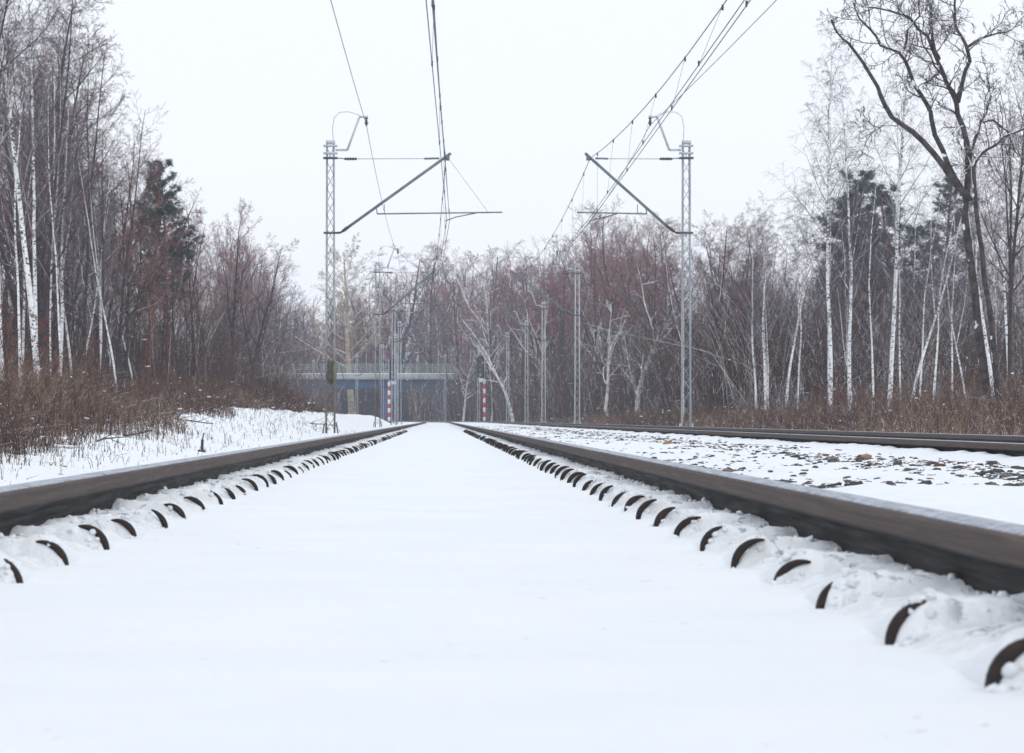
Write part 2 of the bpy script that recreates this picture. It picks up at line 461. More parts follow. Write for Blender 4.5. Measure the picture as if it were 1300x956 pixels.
# ------------------------------------------------------------------ ballast
def ico(r, rx, ry, rz, mb, c, mi=0, jag=.25):
    t = (1 + 5 ** .5) / 2
    vs = [(-1, t, 0), (1, t, 0), (-1, -t, 0), (1, -t, 0), (0, -1, t), (0, 1, t), (0, -1, -t), (0, 1, -t), (t, 0, -1), (t, 0, 1), (-t, 0, -1), (-t, 0, 1)]
    fs = [(0, 11, 5), (0, 5, 1), (0, 1, 7), (0, 7, 10), (0, 10, 11), (1, 5, 9), (5, 11, 4), (11, 10, 2), (10, 7, 6), (7, 1, 8), (3, 9, 4), (3, 4, 2), (3, 2, 6), (3, 6, 8), (3, 8, 9), (4, 9, 5), (2, 4, 11), (6, 2, 10), (8, 6, 7), (9, 8, 1)]
    an = r.uniform(0, 6.28); ca, sa = math.cos(an), math.sin(an)
    out = []
    for v in vs:
        q = 1 / 1.902 * (1 + r.uniform(-jag, jag))
        x, y, z = v[0] * q * rx, v[1] * q * ry, v[2] * q * rz
        out.append((c[0] + x * ca - y * sa, c[1] + x * sa + y * ca, c[2] + z))
    mb.add(out, fs, mi)

def stone_mat(name, c1, c2, snow=.45):
    m = bark(name, c1, c2, snow + .33, .5, 20)
    return m
SM = [stone_mat('slate_stone', (.085, .09, .10), (.04, .045, .055)), stone_mat('grey_stone', (.17, .15, .13), (.09, .08, .08)),
      stone_mat('rust_stone', (.17, .095, .07), (.11, .07, .055)), stone_mat('tan_stone', (.34, .24, .15), (.22, .16, .11), .3)]
def ballast():
    mb = MB(); r = random.Random(3); cnt = 0
    tries = 0
    while cnt < 15000 and tries < 220000:
        tries += 1
        Y = 10 + 95 * r.random() ** 1.7
        X = r.uniform(1.02, 2.95)
        dens = float(fbm(X * 1.6 + 3, Y * .42, 77, 3)) + .9 * math.exp(-((X - 2.35) / .38) ** 2) - .30
        if Y > 30: dens += .25
        if r.random() > max(0.10, min(1, dens * 1.6)): continue
        s = r.uniform(.009, .022)
        if r.random() < .10: s *= 1.7
        z = gz(X, Y)
        mi = r.choices([0, 1, 2, 3], [58, 34, 4, 4])[0]
        ico(r, s * r.uniform(.8, 1.35), s * r.uniform(.7, 1.2), s * r.uniform(.35, .7), mb, (X, Y, z + s * r.uniform(-.42, .12)), mi, .3)
        cnt += 1
    o = mb.build('ballast', SM)
    tag(o, 'dark ballast stones poking through snow between the two tracks', 'ballast', kind='stuff')
ballast()
for x, y, s, mi, lab in ((1100, 578, .036, 3, 'tan stone farthest up the ballast strip of three light stones near the right'),
                         (1175, 582, .034, 3, 'pale orange stone next to the red brown one on the ballast'),
                         (1193, 588, .04, 2, 'red brown stone largest in the ballast near the right edge'),
                         (1140, 584, .03, 1, 'grey olive stone between the tan and the orange stone'),
                         (848, 563, .052, 3, 'orange stone alone in dark ballast below the right hand mast')):
    Y = F * .21 / (y - VY); X = (x - VX) * Y / F; Y = min(Y, 40)
    mb = MB(); r = random.Random(int(x)); z = gz(X, Y)
    ico(r, s, s * .8, s * .62, mb, (0, 0, 0), 0, .16)
    o = mb.build('ballast_stone', SM[mi] if mi != 3 else stone_mat('tan_stone_bare', (.42, .27, .16), (.28, .19, .12), -.2)); o.location = (X, Y, z + s * .45)
    tag(o, lab, 'stone', 'coloured stones in the ballast')

def crumbs():
    r = random.Random(99); P = []
    for k in range(34):
        Yc = CLIP_Y[k]
        for s in (-1, 1):
            for i in range(int(46 * (1 - k / 44))):
                u = r.random()
                if u < .45: a = r.gauss(.590, .018); yy = r.uniform(-.075, -.02)
                elif u < .75: a = r.uniform(.60, .74); yy = r.uniform(-.05, .45)
                else: a = .742 - abs(r.gauss(0, .012)); yy = r.uniform(-.1, .5)
                P.append((TC + s * a, Yc + yy, .0020 + .0058 * r.random() ** 2.5))
    P = np.array(P); Z = ground_z(P[:, 0], P[:, 1]); mb = MB()
    for (x, y, s), z in zip(P, Z): ico(r, s * r.uniform(.8, 1.6), s * r.uniform(.8, 1.4), s, mb, (x, y, z + s * .15), 0, .3)
    o = mb.build('snow_crumbs', M['snow'], None, True); tag(o, 'crumbly snow on the lumps around the rail clips', 'snow', kind='stuff')
crumbs()

# ------------------------------------------------------------------ catenary masts
def mast(side, X0, Y, reach=2.9, label='', detail=True, mat=None, group='lattice masts along the tracks', z0=None, strength=1.0, signbox=False):
    """side +1: mast stands left of its track, arm points right"""
    s = side
    zb = gz(X0, Y) - .05 if z0 is None else z0
    root = empty('catenary_mast', (X0, Y, 0), label, 'mast', group)
    gm = mat or (M['galvnear'] if Y < 100 else M['galv'])
    H = 7.0
    def W(z):
        t = max(0, min(1, (z - zb) / (H - zb))); return (.118 + (.096 - .118) * t)
    for q in (-1, 1):
        b = MB()
        # channel: web outward, two flanges
        for (u0, u1, v0, v1) in ((0, .009, -.07, .07), (-.036, 0, -.07, -.060), (-.036, 0, .060, .07)):
            a, c = W(zb), W(H)
            vs = []
            for (w, z) in ((a, zb), (c, H)):
                for u in (u0, u1):
                    for v in (v0, v1): vs.append((q * (w + u), v, z))
            b.add(vs, [(0, 1, 3, 2), (4, 6, 7, 5), (0, 4, 5, 1), (2, 3, 7, 6), (0, 2, 6, 4), (1, 5, 7, 3)])
        b.build('leg', gm, root)
    b = MB(); b2 = MB()
    n = 22 if detail else 12
    zs = np.linspace(zb + .15, H - .15, n)
    wl = .012 if detail else .014
    for i in range(n - 1):
        for fy, ph in ((-.074, 0), (.074, 1)):
            k = 1 if (i + ph) % 2 else -1
            (b if fy < 0 else b2).bar((k * (W(zs[i]) - .012), fy, zs[i]), (-k * (W(zs[i + 1]) - .012), fy, zs[i + 1]), wl, .006)
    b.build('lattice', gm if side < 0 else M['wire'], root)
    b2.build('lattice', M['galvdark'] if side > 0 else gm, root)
    # foot
    b = MB()
    b.box((-.20, -.13, zb - .25), (.20, .13, zb + .02))
    for q in (-1, 1):
        b.bar((q * .205, 0, zb - .02), (q * .145, 0, zb + .34), .03, .12)
        b.tube([(q * .18, .10, zb), (q * .18, .10, zb + .12)], .018, 6)
        b.tube([(q * .18, -.10, zb), (q * .18, -.10, zb + .12)], .018, 6)
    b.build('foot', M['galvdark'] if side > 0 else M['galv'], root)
    # cap and bands
    b = MB(); b.box((-.105, -.08, 6.95), (.115, .08, 7.03)); b.build('cap', M['galv'], root)
    for z, w in ((6.90, .17), (6.72, .17), (6.60, .175), (4.75, .165)):
        b = MB(); b.box((-w, -.095, z - .022), (w, .095, z + .022))
        for q in (-1, 1): b.tube([(q * (w - .01), -.12, z), (q * (w - .01), .12, z)], .014, 6)
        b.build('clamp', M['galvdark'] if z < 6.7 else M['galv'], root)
    # feeder bracket
    b = MB()
    P = [(.13 * s, -.03, 6.80), (.42 * s, -.03, 6.80), (.72 * s, -.03, 7.62), (.93 * s, -.03, 7.62)]
    for i in range(3):
        b.bar(P[i], P[i + 1], .05, .012)
        b.bar((P[i][0], .03, P[i][2]), (P[i + 1][0], .03, P[i + 1][2]), .05, .012)
    br = b.build('feeder_bracket', M['galv'], root)
    b = MB(); b.lathe((.89 * s, 0, 7.64), (.89 * s, 0, 7.40), [(0, .015), (.15, .02), (.25, .05), (.35, .02), (.45, .02), (.5, .05), (.6, .02), (.75, .06), (.85, .025), (1, .03)], 10)
    b.build('insulator', M['insul'], br, True)
    if detail:
        b = MB()
        lp = [(.07, 7.0), (.05, 7.35), (.10, 7.62), (.24, 7.74), (.45, 7.75), (.65, 7.69), (.85, 7.60)]
        b.tube([(a * s, .05, z) for a, z in lp], .006, 5); b.build('jumper_cable', M['wire'], root, True)
    # tie rod with insulator
    tip = (reach * s, 0, 6.62)
    b = MB(); b.tube([(.16 * s, 0, 6.60), (.42 * s, 0, 6.58)], .014, 6); b.tube([(.62 * s, 0, 6.58), (reach * .82 * s, 0, 6.585)], .008, 5)
    b.tube([(reach * .80 * s, 0, 6.585), (reach * .93 * s, 0, 6.595)], .024, 6)
    tr = b.build('tie_rod', M['strut'], root)
    b = MB(); b.lathe((.34 * s, 0, 6.58), (.66 * s, 0, 6.58), [(0, .015), (.1, .04), (.18, .02), (.3, .045), (.4, .02), (.5, .045), (.6, .02), (.7, .045), (.8, .02), (.9, .04), (1, .015)], 10)
    b.build('insulator', M['insul'], tr, True)
    # strut
    A = Vector((.48 * s, 0, 4.92)); T = Vector(((reach + .08) * s, 0, 6.72)); D = T - A
    b = MB(); b.tube([tuple(A), tuple(T)], .036, 10)
    b.box((reach * s - .05, -.05, 6.54), (reach * s + .05, .05, 6.64))
    st = b.build('strut', M['strut'], root, False)
    b = MB(); Q = Vector((.17 * s, 0, 4.75))
    b.tube([tuple(Q), (.27 * s, 0, 4.76)], .028, 6)
    b.lathe((.26 * s, 0, 4.76), tuple(A), [(0, .02), (.2, .03), (.28, .055), (.36, .025), (.5, .06), (.58, .025), (.7, .055), (.8, .03), (1, .04)], 10)
    b.build('insulator', M['insul'], st, True)
    # registration tube
    f1 = .27; J = A + D * f1
    x0 = abs(J.x) ; x1 = reach + (1.35 if s > 0 else .28)
    z1 = 5.24
    xr0 = x0 + (.0 if s > 0 else -.05)
    b = MB(); b.tube([(xr0 * s, 0, z1 - .02), (x1 * s, 0, z1 + .02)], .018, 8)
    b.tube([((x0 + .18) * s, 0, z1), ((x0 + .18) * s, 0, z1 + .22)], .01, 5)
    b.tube([((x0 - .02) * s, 0, J.z), (xr0 * s, 0, z1 - .02)], .014, 5)
    rt = b.build('registration_tube', M['strut'], root)
    b = MB(); xs = reach + (.75 if s > 0 else -.75)
    b.tube([(xs * s, 0, z1 + .01), ((reach + .2) * s if s > 0 else (reach - .35) * s, 0, z1 - .10), ((reach - .05) * s, 0, z1 - .19)] if s > 0 else
           [((reach - .80) * s, 0, z1 + .01), ((reach - .45) * s, 0, z1 - .09), ((reach - .02) * s, 0, z1 - .19)], .013, 6)
    b.build('steady_arm', M['galvdark'], rt)
    if s > 0 and detail:
        b = MB(); b.tube([((reach + .05) * s, 0, 6.55), ((x1 - .35) * s, 0, z1 + .03)], .004, 4); b.build('stay_wire', M['wire'], root)
    if signbox:
        b = MB()
        v = [(-.13, .10, 1.02), (.14, .10, 1.02), (.17, .10, 1.55), (-.10, .10, 1.60)]
        w = [(x, .09, z) for x, _, z in v]
        b.add(v + w, [(0, 1, 2, 3), (7, 6, 5, 4), (0, 4, 5, 1), (1, 5, 6, 2), (2, 6, 7, 3), (3, 7, 4, 0)])
        b.build('panel', M['sign'], root)
        b = MB()
        for P_ in ([(-.30, 1.50), (-.26, 1.60), (-.12, 1.62)], [(-.30, 1.50), (-.18, 1.12), (-.12, 1.05)], [(.16, 1.60), (.24, 1.50), (.34, 1.10), (.28, 1.04), (.14, 1.04)]):
            b.tube([(x, -.095, z) for x, z in P_], .01, 5)
        b.build('bracket', M['galvdark'], root)
    return root

LEFT = [(75, 2.90), (133, 2.45), (180, 2.9), (212, 2.5), (243, 2.9), (277, 2.5), (317, 2.9), (348, 2.5)]
RIGHT = [(75, 2.42), (134, 2.85), (177, 2.42), (210, 2.85), (240, 2.42), (277, 2.85), (319, 2.42)]
LL = ['nearest lattice mast on the left with a rusty foot and arm over the near track', 'second lattice mast on the left, first behind the big rusty footed one',
      'third lattice mast on the left, just right of the striped signal post', 'fourth lattice mast on the left, partly hidden by the third one',
      'fifth lattice mast on the left, behind the third and fourth', 'sixth lattice mast on the left, just left of the striped signal post',
      'pale lattice mast in front of the bridge between the big mast and the second one', 'most distant small mast left of the big mast in front of the bridge railing']
RL = ['nearest tall lattice mast on the right with arm reaching over the far track', 'second lattice mast on the right with arm pointing left',
      'third lattice mast on the right, after the second going away', 'fourth lattice mast on the right with pale bracket on top',
      'fifth lattice mast on the right, last one right of the signal', 'thin distant lattice mast standing right behind the right signal', 'most distant mast on the right, alone near the end of the track']
for (i, (Y, rc)), lab in zip(enumerate(LEFT), LL):
    X = -2.68 + float(curve_c(Y)); 
    if Y == 317: X = (453 - VX) * Y / F
    if Y == 348: X = (398 - VX) * Y / F
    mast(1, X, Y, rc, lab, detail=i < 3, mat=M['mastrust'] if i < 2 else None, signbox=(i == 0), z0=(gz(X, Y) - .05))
for (i, (Y, rc)), lab in zip(enumerate(RIGHT), RL):
    X = 6.12 + float(curve_c(Y))
    if Y == 319: X = (565 - VX) * Y / F
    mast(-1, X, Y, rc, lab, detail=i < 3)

# wires
def span(p, q, sag, n=10):
    p = np.array(p); q = np.array(q)
    return [tuple(p + (q - p) * t - np.array([0, 0, 4 * sag * t * (1 - t)])) for t in np.linspace(0, 1, n)]
def line_set(sup, con_x, car_x, label, mlabel, dx2=.07):
    """sup: distances of the supports"""
    root = empty('overhead_line', (0, 0, 0), label, 'overhead wire')
    cz, kz = 5.08, 6.60
    for off in (0, dx2):
        b = MB()
        for i in range(len(sup) - 1):
            b.tube(span((con_x[i] + off, sup[i], cz), (con_x[i + 1] + off, sup[i + 1], cz), .04), .0075, 5)
        b.build('contact_wire', M['wire'], root)
    b = MB()
    for i in range(len(sup) - 1):
        L = sup[i + 1] - sup[i]; sag = .75 * (L / 60) ** 2
        b.tube(span((car_x[i], sup[i], kz), (car_x[i + 1], sup[i + 1], kz), sag, 14), .009, 5)
    b.build('carrier_wire', M['wire'], root)
    for i in range(min(3, len(sup) - 1)):
        L = sup[i + 1] - sup[i]; sag = .75 * (L / 60) ** 2; nd = int(L / 5.5)
        for k in range(nd):
            t = (k + .5) / nd; y = sup[i] + L * t
            if y < 24: continue
            kx = car_x[i] + (car_x[i + 1] - car_x[i]) * t; cx = con_x[i] + (con_x[i + 1] - con_x[i]) * t + (dx2 if k % 2 else 0)
            zt = kz - 4 * sag * t * (1 - t); zbm = cz - 4 * .04 * t * (1 - t)
            b = MB(); b.tube([(kx, y, zt), (cx, y, zbm)], .0028, 4)
            b.tube([(kx, y, zt + .02), (kx, y, zt - .06)], .016, 5); b.tube([(cx, y, zbm - .015), (cx, y, zbm + .06)], .014, 5)
            b.build('dropper', M['wire'], root)
    return root
def cc(Y): return float(curve_c(Y))
LY = [15] + [a for a, _ in LEFT]; RY = [15] + [a for a, _ in RIGHT]
lx = [-.33] + [-2.68 + cc(Y) + r_ - .02 for Y, r_ in LEFT]
lx[-2] = (453 - VX) * 317 / F + 2.8; lx[-1] = (398 - VX) * 348 / F + 2.5
rx = [3.52] + [6.12 + cc(Y) - r_ for Y, r_ in RIGHT]
rx[-1] = (565 - VX) * 319 / F - 2.4
line_set(LY, lx, [-.26] + [v - .03 for v in lx[1:]], 'overhead wires with droppers hanging above the near track', '')
line_set(RY, rx, [4.08] + [v + .05 for v in rx[1:]], 'overhead wires with droppers hanging above the far track, right', '')
def feeder(sup, xs, label):
    b = MB()
    for i in range(len(sup) - 1):
        b.tube(span((xs[i], sup[i], 7.42), (xs[i + 1], sup[i + 1], 7.42), .45 if i else .30, 14), .0075, 5)
    o = b.build('feeder_wire', M['wire']); tag(o, label, 'wire')
feeder([0] + [a for a, _ in LEFT], [-1.85] + [v for v in [-2.68 + cc(Y) + .89 for Y, _ in LEFT[:-2]] + [(453 - VX) * 317 / F + .89, (398 - VX) * 348 / F + .89]], 'single bare wire slung from the bracket tops of the left masts')
feeder([0] + [a for a, _ in RIGHT], [6.55] + [v for v in [6.12 + cc(Y) - .89 for Y, _ in RIGHT[:-1]] + [(565 - VX) * 319 / F - .89]], 'single bare wire slung from the bracket tops of the right masts')

# ------------------------------------------------------------------ signals
def signal(x, Y, ytop, s, label):
    X = (x - VX) * Y / F; top = CH + (VY - ytop) * Y / F
    zb = gz(X, Y)
    root = empty('railway_signal', (X, Y, 0), label, 'signal', 'striped railway signals')
    post_top = top - 1.9
    b = MB(); n = 9; dz = (post_top - .2 - zb) / n
    for i in range(n):
        b.tube([(0, 0, zb + .2 + i * dz), (0, 0, zb + .2 + (i + 1) * dz)], .115, 12, 1 if i % 2 == 1 else 0)
    b.build('post', [M['white'], M['redp']], root, False)
    b = MB(); b.box((-.22, -.2, zb - .1), (.22, .2, zb + .2)); b.build('base', M['black'], root)
    b = MB(); b.tube([(0, .05, post_top - .1), (0, .05, top + .15)], .05, 8); b.tube([(0, .05, post_top + .1), (-.3 * s, -.05, post_top + .1)], .04, 6)
    b.build('upper_pole', M['galv'], root)
    hx = -.34 * s
    b = MB(); b.box((hx - .33, -.22, top - 1.75), (hx + .33, .0, top)); b.tube([(hx, -.22, top - .02), (hx, 0, top - .02)], .30, 14)
    hd = b.build('signal_head', M['black'], root)
    for i, c in enumerate(((.02, .05, .04), (.45, .05, .05), (.10, .18, .16), (.30, .33, .34))):
        z = top - .22 - i * .42
        b = MB(); b.lathe((hx, -.225, z), (hx, -.235, z), [(0, .14), (1, .12)], 14)
        b.build('lens', plain('signal_lens', c, c, .25, 0, 3), hd, True)
        b = MB()
        for j in range(9):
            a0 = R(10 + 160 * j / 9); a1 = R(10 + 160 * (j + 1) / 9)
            b.bar((hx + math.cos(a0) * .17, -.33, z + math.sin(a0) * .17), (hx + math.cos(a1) * .17, -.33, z + math.sin(a1) * .17), .010, .2)
        b.build('hood', M['galv'], hd)
    b = MB(); b.box((hx - .16, -.22, top - 2.15), (hx + .3, -.02, top - 1.83)); b.build('plate', M['white'], root)
    return root
signal(615, 275, 455, 1, 'signal with red and white striped post right of the tracks')
signal(494, 275, 458, -1, 'signal with red and white striped post left of the tracks')

# ------------------------------------------------------------------ bridge
def bridge():
    Y0 = 352.0
    root = empty('road_bridge', (0, Y0, 0), 'concrete road bridge with pale railing crossing behind the left masts', 'bridge')
    x0, x1 = -62.0, 1.8
    zd = 4.85
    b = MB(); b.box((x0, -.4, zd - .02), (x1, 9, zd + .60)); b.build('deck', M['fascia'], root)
    b = MB()
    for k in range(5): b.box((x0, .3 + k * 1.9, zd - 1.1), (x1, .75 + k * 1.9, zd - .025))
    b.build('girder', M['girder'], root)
    b = MB()      # walls with arched openings
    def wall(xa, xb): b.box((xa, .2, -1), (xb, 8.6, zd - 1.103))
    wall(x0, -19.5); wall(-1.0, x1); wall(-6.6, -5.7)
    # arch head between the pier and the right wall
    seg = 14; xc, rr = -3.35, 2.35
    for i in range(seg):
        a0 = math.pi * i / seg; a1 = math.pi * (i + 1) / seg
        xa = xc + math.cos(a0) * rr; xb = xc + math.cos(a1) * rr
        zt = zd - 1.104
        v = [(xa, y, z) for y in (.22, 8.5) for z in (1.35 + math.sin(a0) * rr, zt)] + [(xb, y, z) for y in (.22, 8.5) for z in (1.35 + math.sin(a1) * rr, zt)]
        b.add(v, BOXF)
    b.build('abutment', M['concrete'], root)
    b = MB()
    for k in range(5):
        z = zd + .85 + k * .21
        b.box((x0, -.28, z), (x1, -.22, z + .08))
    for x in np.arange(x0, x1, 1.8): b.box((x, -.30, zd + .60), (x + .11, -.20, zd + 1.78))
    b.build('railing', M['railgreen'], root)
    b = MB(); b.box((x0, -.37, zd + .602), (x1, .6, zd + .70)); b.build('snow_cover', M['snow'], root)
    # the car crossing it
    cx, _, cz = at(333, 470, Y0)
    car = empty('car', (cx, Y0 + 3.5, zd + .60), 'white car driving over the bridge behind the railing', 'car')
    prof = [(-2.1, .35), (-2.15, .75), (-1.95, .95), (-1.15, 1.05), (-.55, 1.48), (.75, 1.50), (1.45, 1.08), (2.05, .95), (2.15, .6), (2.1, .35)]
    b = MB(); n = len(prof)
    v = [(x, -.85, z) for x, z in prof] + [(x, .85, z) for x, z in prof]
    b.add(v, [tuple(range(n)), tuple(range(n, 2 * n))[::-1]] + [(i, i + n, (i + 1) % n + n, (i + 1) % n) for i in range(n)])
    b.build('body', M['white'], car)
    for P in ([(-.95, 1.08), (-.5, 1.40), (.05, 1.42), (.05, 1.08)], [(.12, 1.08), (.12, 1.42), (.7, 1.42), (1.2, 1.08)]):
        b = MB(); v = [(x, -.856, z) for x, z in P] + [(x, -.851, z) for x, z in P]
        b.add(v, [(0, 1, 2, 3), (7, 6, 5, 4), (0, 4, 5, 1), (1, 5, 6, 2), (2, 6, 7, 3), (3, 7, 4, 0)]); b.build('window', M['glass'], car)
    for wx in (-1.35, 1.35):
        b = MB(); b.tube([(wx, -.9, .33), (wx, -.68, .33)], .33, 16); b.build('wheel', M['rubber'], car)
bridge()

# ------------------------------------------------------------------ trees
def rot_from(d, ang, az):
    d = Vector(d).normalized()
    r = Vector((0, 0, 1)) if abs(d.z) < .9 else Vector((1, 0, 0))
    a = d.cross(r).normalized(); b = d.cross(a).normalized()
    return (d * math.cos(ang) + (a * math.cos(az) + b * math.sin(az)) * math.sin(ang)).normalized()

def walk(r, p, d, L, seg, wob, trop):
    pts = [Vector(p)]; dirs = [Vector(d)]
    d = Vector(d); st = L / seg
    for i in range(seg):
        d = d + Vector((r.gauss(0, wob), r.gauss(0, wob), r.gauss(0, wob) + trop)); d.normalize()
        pts.append(pts[-1] + d * st); dirs.append(d.copy())
    return pts, dirs

def interp(pts, dirs, t):
    f = t * (len(pts) - 1); i = min(int(f), len(pts) - 2); u = f - i
    return pts[i].lerp(pts[i + 1], u), dirs[i + 1]

def sprout(r, mb, pts, dirs, L, rad, levels, li, tstart=None):
    if li >= len(levels): return
    lv = levels[li]
    n = lv['n'] if li == 0 else max(1, int(lv['n'] * r.uniform(.7, 1.25)))
    t0 = lv.get('t0', .15) if tstart is None else tstart
    az = r.uniform(0, 6.28)
    for i in range(n):
        t = t0 + (1 - t0) * ((i + r.random()) / n) ** lv.get('bias', 1.0)
        t = min(t, .99)
        p, d = interp(pts, dirs, t)
        az += 2.4 + r.uniform(-.5, .5)
        ang = R(r.uniform(*lv['ang']))
        cd = rot_from(d, ang, az)
        if 'lift' in lv: cd = (cd + Vector((0, 0, lv['lift']))).normalized()
        rel = lv.get('shape', lambda q: 1 - .6 * q)((t - t0) / max(1e-3, 1 - t0))
        cl = L * lv['len'] * rel * r.uniform(.65, 1.2)
        rr = rad(t)
        cr = max(lv.get('rmin', .003), min(rr * lv.get('rr', .5), cl * .03))
        seg = lv['seg']
        P, Dd = walk(r, p, cd, cl, seg, lv['wob'], lv['trop'])
        rend = max(cr * .25, lv.get('rend', .0025))
        mb.tube([tuple(q) for q in P], np.linspace(cr, rend, seg + 1), lv.get('k', 3), lv.get('mi', 0))
        sprout(r, mb, P, Dd, cl, (lambda a, b: (lambda q: a + (b - a) * q))(cr, rend), levels, li + 1)

def make_tree(kind, seed, H, tr, trunk_wob, trop, levels, m_trunk, m_crown, forks=None, t0=.3, seg=14, curve=0.0, name='tree'):
    r = random.Random(seed)
    tb = MB(); cb = MB()
    d0 = Vector((r.uniform(-.05, .05) + curve, r.uniform(-.05, .05), 1)).normalized()
    pts, dirs = walk(r, (0, 0, -.3), d0, H + .3, seg, trunk_wob, trop)
    radf = lambda q: tr * (1 - .86 * q) * (1 + .35 * max(0, .06 - q) / .06)
    ts = np.linspace(0, 1, seg + 1)
    tb.tube([tuple(p) for p in pts], [radf(t) for t in ts], 9)
    stems = [(pts, dirs, H, radf, t0)]
    for (ft, fl, fa, faz) in (forks or []):
        p, d = interp(pts, dirs, ft); cd = rot_from(d, R(fa), faz)
        r0 = radf(ft) * .75
        P, D = walk(r, p, cd, H * fl, 9, trunk_wob * 1.3, .06)
        tb.tube([tuple(q) for q in P], np.linspace(r0, r0 * .15, 10), 8)
        stems.append((P, D, H * fl, (lambda a: (lambda q: a * (1 - .85 * q)))(r0), .15))
    for i, (P, D, L, rf, s0) in enumerate(stems):
        lv = [dict(levels[0])] + levels[1:]
        if i: lv[0]['n'] = max(3, int(levels[0]['n'] * fl * .8)) if forks else levels[0]['n']
        if i: lv[0]['len'] = levels[0]['len'] * .95 / max(.4, (L / H)) * .6
        sprout(r, cb, P, D, L, rf, lv, 0, s0)
    root = bpy.data.objects.new(name, None); root.empty_display_size = .3
    me_t = tb.mesh(name + '_trunk', m_trunk, True)
    me_c = cb.mesh(name + '_crown', m_crown)
    return {'name': name, 't': me_t, 'c': me_c, 'H': H}

PROTO = {}
def birch_levels(d=1.0, limbs=22):
    return [dict(n=limbs, len=.28, ang=(28, 48), seg=6, wob=.07, trop=.03, rr=.42, k=4, mi=0, t0=.3, shape=lambda q: 1.0 - .75 * q),
            dict(n=int(8 * d), len=.42, ang=(25, 55), seg=5, wob=.10, trop=-.10, rr=.5, k=3, mi=1, rmin=.004, shape=lambda q: 1 - .4 * q),
            dict(n=int(12 * d), len=.66, ang=(20, 60), seg=4, wob=.12, trop=-.28, rr=.6, k=3, mi=1, rmin=.003, rend=.0024)]
for i, (H, tr, wob, fk, cv) in enumerate([(13, .085, .022, None, 0), (12, .075, .03, [(.42, .5, 24, 1.0)], .03), (14, .10, .02, [(.5, .42, 18, 4.0)], -.02), (9.5, .05, .035, None, .05)]):
    PROTO['birch%d' % i] = make_tree('birch', 100 + i, H, tr, wob, .01, birch_levels(1.0 if i < 3 else .8, 24), M['birch'], [M['birch_limb'], M['birch_twig']], fk, .34, 16, cv, 'birch_tree')
def bare_levels(d=1.0, limbs=18, spread=.34, lo=30, hi=60):
    return [dict(n=limbs, len=spread, ang=(lo, hi), seg=7, wob=.12, trop=.05, rr=.5, k=5, mi=0, shape=lambda q: 1.0 - .55 * q, rmin=.012),
            dict(n=int(9 * d), len=.45, ang=(25, 60), seg=5, wob=.16, trop=.04, rr=.55, k=3, mi=0, rmin=.007, shape=lambda q: 1 - .4 * q),
            dict(n=int(8 * d), len=.50, ang=(25, 65), seg=3, wob=.18, trop=.03, rr=.6, k=3, mi=1, rmin=.0045, rend=.003),
            dict(n=int(5 * d), len=.55, ang=(25, 65), seg=2, wob=.2, trop=.02, rr=.7, k=3, mi=1, rmin=.0035, rend=.0028)]
for i, (H, tr, fk, m2, t0, sp) in enumerate([(12, .12, [(.35, .6, 25, .5), (.5, .45, 30, 3.4)], 'red', .4, .30), (13, .11, [(.45, .5, 22, 2.)], 'red', .45, .27),
                                           (11, .13, [(.25, .7, 30, 1.2), (.3, .65, 28, 4.4)], 'brown', .35, .33), (14, .10, [(.55, .4, 20, 5.)], 'darktwig', .4, .24),
                                           (12.5, .10, [(.4, .5, 24, 2.9)], 'brown', .3, .26)]):
    PROTO['bare%d' % i] = make_tree('bare', 200 + i, H, tr, .045, .02, bare_levels(1.0, 17, sp), M['dark'], [M['dark'], M[m2]], fk, t0, 14, 0, 'bare_tree')
for i in range(3):
    PROTO['pole%d' % i] = make_tree('pole', 300 + i, 11, .065, .03, .01,
        [dict(n=22, len=.20, ang=(30, 65), seg=5, wob=.12, trop=.05, rr=.45, k=3, mi=0, shape=lambda q: 1 - .5 * q, rmin=.007),
         dict(n=7, len=.45, ang=(25, 60), seg=3, wob=.16, trop=.03, rr=.55, k=3, mi=1, rmin=.0045),
         dict(n=6, len=.5, ang=(25, 60), seg=2, wob=.16, trop=.03, rr=.6, k=3, mi=1, rmin=.0035)],
        M['dark'], [M['dark'], M['darktwig'] if i % 2 else M['brown']], None, .2, 12, 0, 'slender_tree')
for i, (fk, cv) in enumerate([([(.55, .5, 35, 0.), (.55, .45, 30, 3.1)], .12), ([(.5, .5, 22, 1.), (.5, .5, 25, 3.5), (.62, .4, 30, 5.)], 0), ([(.45, .4, 30, 2.)], -.05)]):
    PROTO['pale%d' % i] = make_tree('pale', 400 + i, 8, .10, .06, .02,
        [dict(n=12, len=.20, ang=(30, 70), seg=5, wob=.18, trop=.04, rr=.55, k=5, mi=0, shape=lambda q: 1 - .4 * q, rmin=.018),
         dict(n=5, len=.55, ang=(30, 65), seg=4, wob=.2, trop=.03, rr=.6, k=4, mi=0, rmin=.011),
         dict(n=5, len=.5, ang=(30, 65), seg=3, wob=.2, trop=.02, rr=.6, k=3, mi=1, rmin=.006)],
        M['pale'], [M['pale'], M['birch_twig']], fk, .3, 12, cv, 'snowy_tree')
